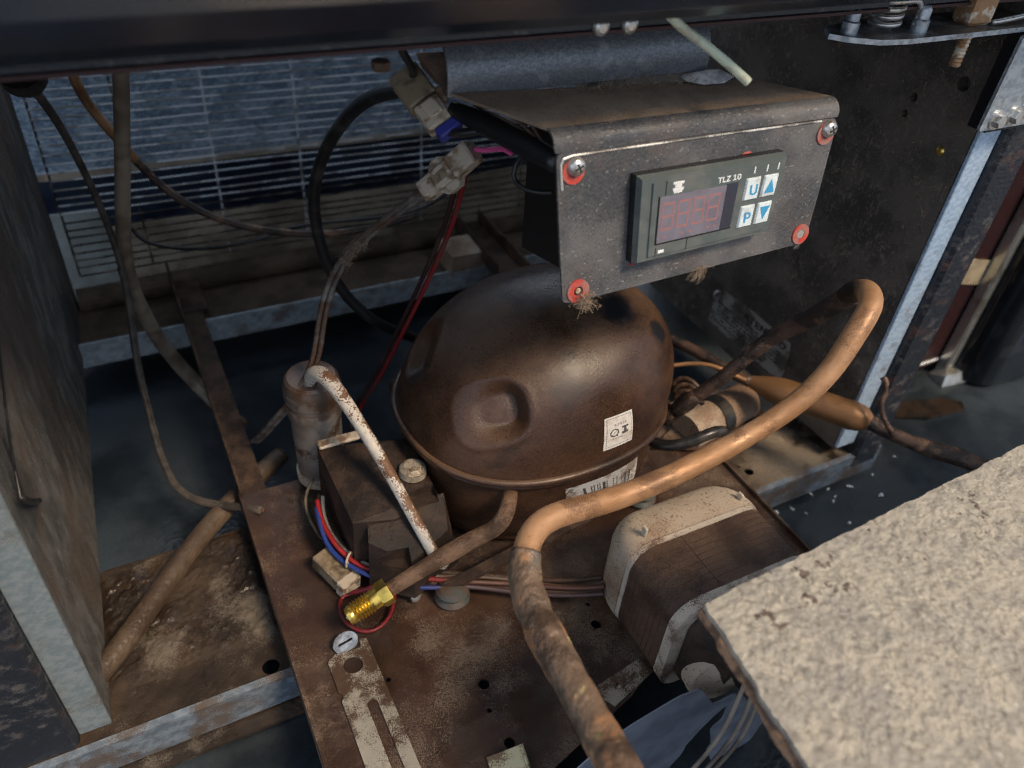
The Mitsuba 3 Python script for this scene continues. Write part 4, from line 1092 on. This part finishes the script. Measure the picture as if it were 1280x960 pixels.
def ragged(amp, grow, seed):
    pts = []
    for a, b in zip(E_, E_[1:] + E_[:1]):
        Lb = np.linalg.norm(b - a)
        n_ = int(Lb / .0012)
        t = np.linspace(0, 1, n_, endpoint=False)
        pts.append(a + (b - a) * t[:, None])
    pts = np.vstack(pts)[:, :2]
    c_ = pts.mean(0)
    f_ = meshkit.fbm(np.c_[pts * 160, np.zeros(len(pts))], 4, seed) - .5
    d_ = (pts - c_) / np.linalg.norm(pts - c_, axis=1, keepdims=True)
    return sg.Polygon(pts + d_ * (grow + f_ * amp)[:, None] if np.ndim(grow) else pts + d_ * (grow + f_[:, None] * amp)).buffer(0)


put(P_ + '__face', planar(ragged(.0030, 0, 3), mat4((0, 0, s0[2] - .003), (1, 0, 0), (0, 1, 0)), .003), 'mat_stone')
put(P_ + '__edge', planar(ragged(.0040, .0002, 6), mat4((0, 0, s0[2] - .0085), (1, 0, 0), (0, 1, 0)), .0053), 'mat_stone_edge', label='rough brown broken edge')
put(P_ + '__support', box(.44, .62, -.12, .04, 0, .25), 'mat_concrete')

# ------------------------------------------------------------------ cables, hoses, wires
put('twin_cable', cat(*[tube(np.array([(0.1585, 0.3837, 0.3280), (0.1548, 0.3938, 0.3175), (0.1488, 0.4041, 0.3058), (0.1382, 0.4178, 0.2885), (0.1261, 0.4284, 0.2702), (0.1132, 0.4383, 0.2411), (0.1039, 0.4384, 0.2103), (0.0973, 0.4353, 0.1873), (0.0845, 0.4392, 0.1583), (0.0695, 0.4582, 0.1217), (0.0593, 0.4835, 0.0854), (0.0554, 0.4966, 0.0700)]) + o, .0018, 8)
    for o in (np.array([-.0016, .0010, 0]), np.array([.0016, -.0010, 0]))]), 'mat_greycable', smooth=True)
thing('twin_cable', 'grey twin cable furred with brown dirt hanging from the pale connector to the tray', 'cable')
put('dust_tuft', cat(*[tuft(o, (0, -.3, -1), 12, .006, 20 + k, .9) for k, o in enumerate(((0.1320, 0.4245, 0.2791), (0.1294, 0.4250, 0.2765), (0.1269, 0.4271, 0.2724), (0.1241, 0.4290, 0.2679), (0.1211, 0.4302, 0.2627)))]), 'mat_lint')
thing('dust_tuft_003', 'brown lint clinging to the bend of the grey twin cable', 'lint')
put('power_cable', cat(tube([(-0.0276, 0.5250, 0.3562), (-0.0215, 0.5439, 0.3327), (-0.0141, 0.5765, 0.2848), (-0.0084, 0.5926, 0.2343), (-0.0063, 0.5956, 0.1883), (-0.0090, 0.5898, 0.1443), (-0.0130, 0.5758, 0.1113), (-0.0141, 0.5570, 0.0798), (-0.0131, 0.5230, 0.0511), (-0.0065, 0.4934, 0.0428), (0.0112, 0.4666, 0.0475), (0.0309, 0.4453, 0.0561), (0.0449, 0.4305, 0.0617)], .0026, 8),
    tube(np.array([(-0.0074, 0.5942, 0.1894), (-0.0101, 0.5886, 0.1455), (-0.0141, 0.5746, 0.1126), (-0.0152, 0.5558, 0.0811), (-0.0145, 0.5212, 0.0515), (-0.0079, 0.4917, 0.0433), (0.0096, 0.4645, 0.0475), (0.0303, 0.4428, 0.0563), (0.0432, 0.4285, 0.0618)]), .0022, 8)), 'mat_dirtycable', smooth=True)
thing('power_cable', 'dirty dark cable sagging from the black grommet at the upper left down to the tray', 'cable')
put('power_cable__grommet', lathe([(0, 0), (.0125, 0), (.0125, .010), (.0085, .018), (.0042, .024), (0, .024)], (-0.0289, 0.5135, 0.3671), np.array((-0.0240, 0.5378, 0.3404)) - np.array((-0.0289, 0.5135, 0.3671)), 20), 'mat_rubber', smooth=35, label='black rubber grommet')
put('drain_hose', tube([(0.0228, 0.4598, 0.3974), (0.0206, 0.5022, 0.3618), (0.0120, 0.5580, 0.2892), (0.0026, 0.5879, 0.2282), (-0.0024, 0.6055, 0.1854), (-0.0017, 0.6233, 0.1446), (0.0062, 0.6457, 0.0864), (0.0200, 0.6590, 0.0379), (0.0362, 0.6452, 0.0097), (0.0567, 0.5972, 0.0033)], [.0046, .0046, .0050, .0054, .0056, .0058, .0064, .0068, .0068, .0068], 16), 'mat_hose', smooth=True)
thing('drain_hose', 'translucent brownish drain hose hanging down in front of the condenser wires at the left', 'hose')
put('drain_pipe', tube([(.075, .500, .0445), (.030, .466, .0445), (-.005, .434, .0445), (-.040, .394, .0445), (-.0855, .345, .0445)], .0076, 18), 'mat_drainpipe', smooth=True)
thing('drain_pipe', 'brown stained plastic pipe lying on the dirty base channel at the lower left', 'pipe')
put('copper_tube', tube([(-0.0032, 0.6032, 0.3432), (-0.0030, 0.6185, 0.3200), (0.0032, 0.6294, 0.2959), (0.0131, 0.6352, 0.2734), (0.0237, 0.6380, 0.2514), (0.0431, 0.6360, 0.2233), (0.0663, 0.6288, 0.2047), (0.0942, 0.6172, 0.1940), (0.1237, 0.6050, 0.1897), (0.1542, 0.5931, 0.1896), (0.1831, 0.5853, 0.1929), (0.2264, 0.5762, 0.2035)], [.0032] * 12, 12), 'mat_blackpipe', smooth=True)
thing('copper_tube', 'darkened copper tube curving across the condenser wires behind the hose', 'tube')
put('copper_tube__bare_section', tube([(-0.0031, 0.6038, 0.3471), (-0.0030, 0.6173, 0.3203), (0.0032, 0.6283, 0.2963), (0.0131, 0.6342, 0.2739), (0.0220, 0.6374, 0.2544)], .0035, 12), 'mat_copper', smooth=True, label='bare copper upper end of the tube')
put('thin_lead', tube([(0.0086, 0.6581, 0.1875), (0.0152, 0.6526, 0.1780), (0.0318, 0.6449, 0.1722), (0.0553, 0.6321, 0.1731), (0.0925, 0.6175, 0.1806), (0.1321, 0.6111, 0.1903), (0.1694, 0.5961, 0.1974), (0.2240, 0.5701, 0.2114), (0.2476, 0.5583, 0.2292)], .0016, 8), 'mat_rubber', smooth=True)
thing('thin_lead', 'thin black lead lying low along the condenser wires', 'wire')
put('loop_cable', tube([(0.1499, 0.3806, 0.3842), (0.1496, 0.4030, 0.3760), (0.1463, 0.4328, 0.3628), (0.1410, 0.4697, 0.3385), (0.1327, 0.4968, 0.3068), (0.1263, 0.5128, 0.2708), (0.1271, 0.5178, 0.2355), (0.1336, 0.5158, 0.2028), (0.1474, 0.5117, 0.1739), (0.1672, 0.5048, 0.1520), (0.1901, 0.5027, 0.1355), (0.2078, 0.5026, 0.1225)], [.0042] * 12, 14), 'mat_rubber', smooth=True)
thing('loop_cable', 'thick black cable looping from the dark connector down behind the compressor', 'cable')
rw = np.array([(0.1777, 0.3702, 0.3509), (0.1799, 0.3810, 0.3352), (0.1838, 0.4017, 0.2995), (0.1829, 0.4254, 0.2546), (0.1744, 0.4444, 0.2063), (0.1620, 0.4593, 0.1592), (0.1466, 0.4666, 0.1212), (0.1353, 0.4669, 0.1020), (0.1288, 0.4565, 0.0934)])
put('red_wire', tube(rw, .0017, 8), 'mat_red_wire', smooth=True)
thing('red_wire', 'red wire running from under the control box to the terminal cover', 'wire')
put('dark_wire', cat(tube(rw + np.array([-.0040, .0020, 0]), .0016, 8), tube(rw + np.array([-.0020, .0035, .0016]), .0012, 8)), 'mat_dark_red_wire', smooth=True)
thing('dark_wire', 'dark red wires lying against the brighter red wire', 'wire')
put('white_sleeve', tube([(0.0928, 0.4381, 0.1653), (0.0951, 0.4308, 0.1780), (0.0988, 0.4216, 0.1817), (0.1034, 0.4106, 0.1776), (0.1108, 0.3914, 0.1635), (0.1195, 0.3640, 0.1432), (0.1255, 0.3389, 0.1267), (0.1311, 0.3216, 0.1104), (0.1351, 0.3115, 0.0991)], [.0044, .0056, .0056, .0052, .0046, .0042, .0040, .0040, .0040], 16), 'mat_sleeve', smooth=True)
thing('white_sleeve', 'rust flecked white cable sleeve slanting from the capacitor over the terminal cover', 'cable sleeve')
put('sleeve_end', hull([np.array((0.1371, 0.3108, 0.0981)) + np.random.default_rng(k).normal(0, .003, 3) for k in range(12)] + [(0.1415, 0.3095, 0.0836)]), 'mat_sleeve')
thing('sleeve_end', 'chalky white crumb at the lower end of the white sleeve', 'putty')
put('wire_nut', lathe([(0, 0), (.0042, 0), (.0046, .004), (.0040, .007), (0, .0075)], (0.1319, 0.3204, 0.0844), np.array((0.1264, 0.3185, 0.0996)) - np.array((0.1319, 0.3204, 0.0844))), 'mat_red_wire', smooth=35)
thing('wire_nut', 'small red wire nut just under the white sleeve', 'wire nut')
# loom in front of the terminal cover
base = np.array([(0.0799, 0.3961, 0.0896), (0.0778, 0.3822, 0.0863), (0.0791, 0.3645, 0.0827), (0.0858, 0.3466, 0.0790), (0.0992, 0.3293, 0.0769), (0.1229, 0.3156, 0.0738), (0.1530, 0.3023, 0.0720), (0.1828, 0.2873, 0.0698), (0.2106, 0.2692, 0.0726), (0.2350, 0.2533, 0.0818)])
for key, m, off, r, lab in (('blue_lead', 'mat_blue_wire', (-.0020, -.0034, .0005), .0017, 'blue wire in the loom in front of the terminal cover'), ('red_lead', 'mat_red_lead', (0, 0, .0022), .0018, 'bright red wire in the loom in front of the terminal cover'),
        ('white_lead', 'mat_white_wire', (.0026, .0032, .0006), .0014, 'dirty white wire in the loom in front of the terminal cover'), ('brown_lead', 'mat_brown_wire', (.0030, .0068, -.0010), .0019, 'brown dusty wire lying highest in the loom behind the white wire'),
        ('brown_lead', 'mat_brown_wire', (-.001, .0010, -.0024), .0022, 'brown dusty wire lying lowest in the loom under the blue wire')):
    sp = 1 + .25 * np.linspace(-1, 1, 10)[:, None] ** 2
    k_ = put(key, tube(base + np.array(off) * sp + np.random.default_rng(len(scene)).normal(0, .0006, (10, 3)), r, 8), m, smooth=True)
    thing(k_, lab, 'wire')
put('cable_tie', tube([np.array((0.0859, 0.3448, 0.0811)) + .0062 * np.array([math.cos(a) * .55, math.cos(a) * .55, math.sin(a)]) + [0, 0, 0] for a in np.linspace(0, 2 * math.pi, 20)], .0009, 6, curved=False), 'mat_nylon', smooth=True)
put('cable_tie__head', hull([np.array((0.0825, 0.3416, 0.0796)) + .0022 * np.array(s) for s in np.ndindex(2, 2, 2)]), 'mat_nylon')
thing('cable_tie', 'small pale cable tie round the coloured wires', 'cable tie')
cb_a, cb_b = np.array((0.0739, 0.3538, 0.0714)), np.array((0.0821, 0.3338, 0.0680))
cbd = (cb_b - cb_a) / np.linalg.norm(cb_b - cb_a)
cM = mat4(cb_a, cbd, (0, 0, 1))
put('wire_connector__housing', placed(box(-.010, .016, -.0065, .0065, -.0075, .0075, .001), cM), 'mat_nylon_dark')
sock = M1(placed(box(.0162, .024, -.007, .007, -.008, .008, .0008), cM)) - M1(placed(box(.019, .03, -.0045, .0045, -.0055, .0055), cM))
put('wire_connector__socket', sock, 'mat_nylon')
thing('wire_connector', 'beige wire connector block lying beside the brass valve', 'connector')
put('wire_loop', tube([(0.0807, 0.3256, 0.0711), (0.0959, 0.3200, 0.0777), (0.1060, 0.3228, 0.0758)], .0016, 8), 'mat_red_wire', smooth=True)
thing('wire_loop', 'short red wire plugged into the beige connector block', 'wire')
put('wire_loop', tube([(0.0813, 0.3283, 0.0664), (0.0740, 0.3283, 0.0651), (0.0700, 0.3174, 0.0654), (0.0733, 0.3038, 0.0656), (0.0828, 0.2964, 0.0653), (0.0947, 0.2988, 0.0657), (0.1031, 0.3078, 0.0660), (0.1077, 0.3156, 0.0677)], .0013, 8), 'mat_red_wire', smooth=True)
thing('wire_loop_001', 'dark red wire loop hanging under the brass valve', 'wire')
put('loose_wire', tube([(0.0855, 0.4251, 0.0841), (0.0736, 0.4094, 0.0682), (0.0764, 0.3924, 0.0600), (0.0764, 0.3774, 0.0568), (0.0699, 0.3651, 0.0509), (0.0725, 0.3540, 0.0519)], .0012, 8), 'mat_nylon_dark', smooth=True)
thing('loose_wire', 'thin tan wire falling from the capacitor beside the coloured loom', 'wire')
put('loose_wire', tube([(0.0461, 0.4303, 0.0623), (0.0390, 0.4242, 0.0547), (0.0374, 0.4001, 0.0504), (0.0457, 0.3827, 0.0498), (0.0552, 0.3748, 0.0505)], .00045, 6), 'mat_copper', smooth=True)
thing('loose_wire_001', 'hair thin copper strand lying on the left of the tray', 'wire')
sa, sb = np.array((0.1161, 0.3209, 0.0673)), np.array((0.1199, 0.3096, 0.0658))
put('loose_screw', cat(rod(sa, sb, .0014), lathe([(0, 0), (.0042, 0), (.0040, .002), (.002, .0035), (0, .0036)], sb, sb - sa)), 'mat_steel', smooth=30)
thing('loose_screw', 'small steel screw standing under the process tube', 'screw')

# connectors near the control box
ka, kb = np.array((0.1463, 0.3802, 0.3894)), np.array((0.1568, 0.3533, 0.3707))
kd = (kb - ka) / np.linalg.norm(kb - ka)
kM = mat4(ka, kd, np.cross(FWD, kd))
C1 = thing('dark_connector', 'dirty brown two part connector at the upper end of the thick black loop cable', 'connector')
put(C1 + '__plug', placed(box(-.004, .0145, -.0070, .0090, -.007, .007, .0010), kM), 'mat_nylon_dark')
put(C1 + '__latch', cat(placed(box(.0148, .0290, -.0062, .0075, -.006, .006, .0010), kM), placed(box(.012, .020, -.0105, -.0066, -.003, .003, .0008), kM), placed(box(.0165, .0255, -.004, .004, -.0085, -.0062, .0006), kM)), 'mat_nylon')
put(C1 + '__blue_boot', placed(box(.0293, .0350, -.0080, .0052, -.005, .005, .001), kM), 'mat_blue_plastic')
put(C1 + '__lead', cat(tube([ka, (0.1432, 0.3688, 0.3992), (0.1366, 0.3618, 0.4082), (0.1335, 0.3586, 0.4140)], .0020, 8), tube([kb - kd * .002, (0.1637, 0.3420, 0.3756), (0.1740, 0.3327, 0.3801), (0.1817, 0.3184, 0.3808)], .0022, 8)), 'mat_rubber', smooth=True)
ja_, jb_ = np.array((0.1572, 0.3830, 0.3266)), np.array((0.1791, 0.3665, 0.3558))
jd_ = (jb_ - ja_) / np.linalg.norm(jb_ - ja_)
jM = mat4(ja_, jd_, np.cross(FWD, jd_))
C2 = thing('pale_connector', 'pale dusty wire connector at the top of the grey twin cable', 'connector')
put(C2 + '__plug', cat(placed(box(-.002, .0215, -.0058, .0058, -.0052, .0052, .0009), jM), placed(box(.001, .0090, -.0034, .0034, -.0066, -.005, .0004), jM), placed(hull([(.008, .0060, -.003), (.012, .0105, -.003), (.020, .0105, -.003), (.024, .0062, -.003), (.008, .0060, .003), (.012, .0105, .003), (.020, .0105, .003), (.024, .0062, .003)]), jM),
    placed(hull([(.008, -.0060, -.003), (.012, -.0098, -.003), (.018, -.0098, -.003), (.022, -.0062, -.003), (.008, -.0060, .003), (.012, -.0098, .003), (.018, -.0098, .003), (.022, -.0062, .003)]), jM)), 'mat_nylon')
put(C2 + '__socket', placed(box(.0218, .0372, -.0064, .0064, -.006, .006, .0010), jM), 'mat_nylon')
put(C2 + '__slot', placed(box(.0105, .0195, -.0026, .0026, -.0056, -.0050), jM), 'mat_nylon_dark')
put('pink_wire', tube([jb_ - jd_ * .002, (0.1817, 0.3629, 0.3552), (0.1845, 0.3557, 0.3587), (0.1877, 0.3437, 0.3607)], .0015, 8), 'mat_pink_wire', smooth=True)
thing('pink_wire', 'short pink wire leaving the pale connector towards the control box', 'wire')
put('black_sleeve', cat(tube([(0.1601, 0.3574, 0.3818), (0.1675, 0.3415, 0.3806), (0.1758, 0.3231, 0.3789), (0.1811, 0.3069, 0.3778), (0.1849, 0.2925, 0.3776)], [.0040, .0056, .0058, .0056, .005], 16), tube([(0.1814, 0.3086, 0.3751), (0.1768, 0.3189, 0.3673), (0.1751, 0.3172, 0.3613), (0.1774, 0.3101, 0.3584), (0.1865, 0.2992, 0.3604)], .0012, 8)), 'mat_plastic_black', smooth=True)
thing('black_sleeve', 'glossy black sleeve entering the left side of the control box', 'cable sleeve')
put('ribbon_leads', cat(*[tube([np.array((0.1658, 0.3512, 0.3835)) + k * np.array([.002, -.001, .001]), np.array((0.1744, 0.3297, 0.3851)) + k * np.array([.003, -.002, .002]), np.array((0.1818, 0.3087, 0.3801)) + k * np.array([.001, -.001, 0])], .0009, 6) for k in range(3)]), 'mat_white_wire', smooth=True)
thing('ribbon_leads', 'thin pale leads above the black sleeve', 'wire')
put('cabinet_corner', hull([(0.1390, 0.3530, 0.4115), (0.1522, 0.3468, 0.4131), (0.1503, 0.3416, 0.3954), (0.1498, 0.3546, 0.3962), (0.1455, 0.3622, 0.4015), (0.1520, 0.3754, 0.4036), (0.1583, 0.3577, 0.3889)]), 'mat_grime')
thing('cabinet_corner', 'dark dirty lump of foam under the rail beside the grey strip', 'foam')

# ------------------------------------------------------------------ neighbour at the right
V = thing('black_appliance', 'glossy black neighbouring appliance with maroon side, pinstripe and silver corner trim at the right edge', 'appliance')
put(V + '__side', box(.64, .7800, .400, .75, .012, 1.2), 'mat_maroon', label='dark maroon side')
put(V + '__pinstripe', cat(box(.7265, .7290, .3985, .3997, .018, 1.0), box(.7292, .779, .3985, .3997, .018, .0205)), 'mat_white_print', label='thin white pinstripe')
put(V + '__trim', box(.7803, .7925, .3860, .40, .004, 1.2, .002), 'mat_silver', label='silver corner trim')
put(V + '__trim_foot', hull([(.765, .374, .0008), (.800, .370, .0008), (.800, .398, .0008), (.77, .398, .0008), (.770, .378, .012), (.795, .376, .014), (.795, .397, .014)]), 'mat_silver')
put(V + '__cream_tape', hull([(.7297, .3990, .1290), (.7297, .3990, .1580), (.7790, .3990, .1170), (.7790, .3990, .146), (.7297, .3978, .1290), (.7297, .3978, .1580), (.7790, .3978, .1170), (.7790, .3978, .146)]), 'mat_cream', label='cream tape patch')
put(V + '__front', planar(rsq(.7928, 1.6, .352, .75, .03), mat4((0, 0, .004), (1, 0, 0), (0, 1, 0)), 1.2), 'mat_blackgloss', smooth=35, label='glossy black rounded body')
put('wet_board', slabquad([(0.6753, 0.3765, 0.0040), (0.7440, 0.3599, 0.0040), (0.7614, 0.3458, 0.0040), (0.7544, 0.3360, 0.0040), (0.7039, 0.3416, 0.0040), (0.6715, 0.3575, 0.0040)], (0, 0, 1), .0036), 'mat_wetboard')
thing('wet_board', 'wet brown scrap of board on the floor below the maroon side', 'board')
# pale flecks on the floor at the right
for k, (x, t) in enumerate(((.004, .72), (-.066, .55), (.021, .30))):
    put(K + '__channel_lip__paint_fleck', hull(np.array([x, .3041 + (x + .3) * .0068, .007 + .028 * t]) + np.random.default_rng(k).normal(0, 1, (9, 3)) * [.0022, .0004, .0009]), 'mat_pale_fleck')
fl = []
rng = np.random.default_rng(9)
for (u, v) in [[0.4817, 0.3027], [0.4901, 0.294], [0.5304, 0.2989], [0.5252, 0.2936], [0.5526, 0.3026], [0.5861, 0.3054], [0.519, 0.2683], [0.4659, 0.3064], [0.6265, 0.3144], [0.5315, 0.3083], [0.5443, 0.3162], [0.5105, 0.3106], [0.6626, 0.314], [0.5722, 0.2822], [0.5043, 0.3331]]:
    fl.append(hull(np.array([u, v, .0012]) + rng.normal(0, 1, (8, 3)) * [.0014, .0014, .0006]))
put('paint_flecks', cat(*fl), 'mat_pale_fleck', kind='stuff')
labels['paint_flecks'].update(label='white paint crumbs scattered on the dark wet floor', category='debris')

# thin hanging wires on the grey side panel, and a bent clip on the tray
put('hanging_wire', tube([(-0.0700, 0.4233, 0.2692), (-0.0705, 0.3870, 0.2589), (-0.0715, 0.3457, 0.2458), (-0.0720, 0.3249, 0.2322)], .0007, 6), 'mat_rubber', smooth=True)
put('hanging_wire__hook', tube([(-0.0720, 0.3249, 0.2322), (-0.0725, 0.3357, 0.2192), (-0.0735, 0.3623, 0.1925)], .0017, 8), 'mat_rubber', smooth=True)
thing('hanging_wire', 'thin black wire with a small dark hook hanging on the grey side panel', 'wire')
put('hanging_wire', tube([(-0.0700, 0.3331, 0.2765), (-0.0707, 0.3354, 0.2610), (-0.0716, 0.3356, 0.2418), (-0.0722, 0.3313, 0.2258)], .0006, 6), 'mat_rubber', smooth=True)
thing('hanging_wire_001', 'finer black wire slanting down to the dark hook on the grey side panel', 'wire')
ca, cb_, cc_ = np.array((0.1173, 0.1900, 0.0620)), np.array((0.1364, 0.1852, 0.0700)), np.array((0.1342, 0.1664, 0.0660))
put('metal_clip', cat(hull([ca, cb_, ca + [0, 0, .0012], cb_ + [0, 0, .0012], ca + (cc_ - cb_), cc_, ca + (cc_ - cb_) + [0, 0, .0012], cc_ + [0, 0, .0012]]), tube([cb_ + [.0005, 0, .001], cc_ + [.0005, 0, .001]], .0014, 8)), 'mat_brassclip')
thing('metal_clip', 'bent yellowish metal clip on the tray at the bottom of the picture', 'clip')
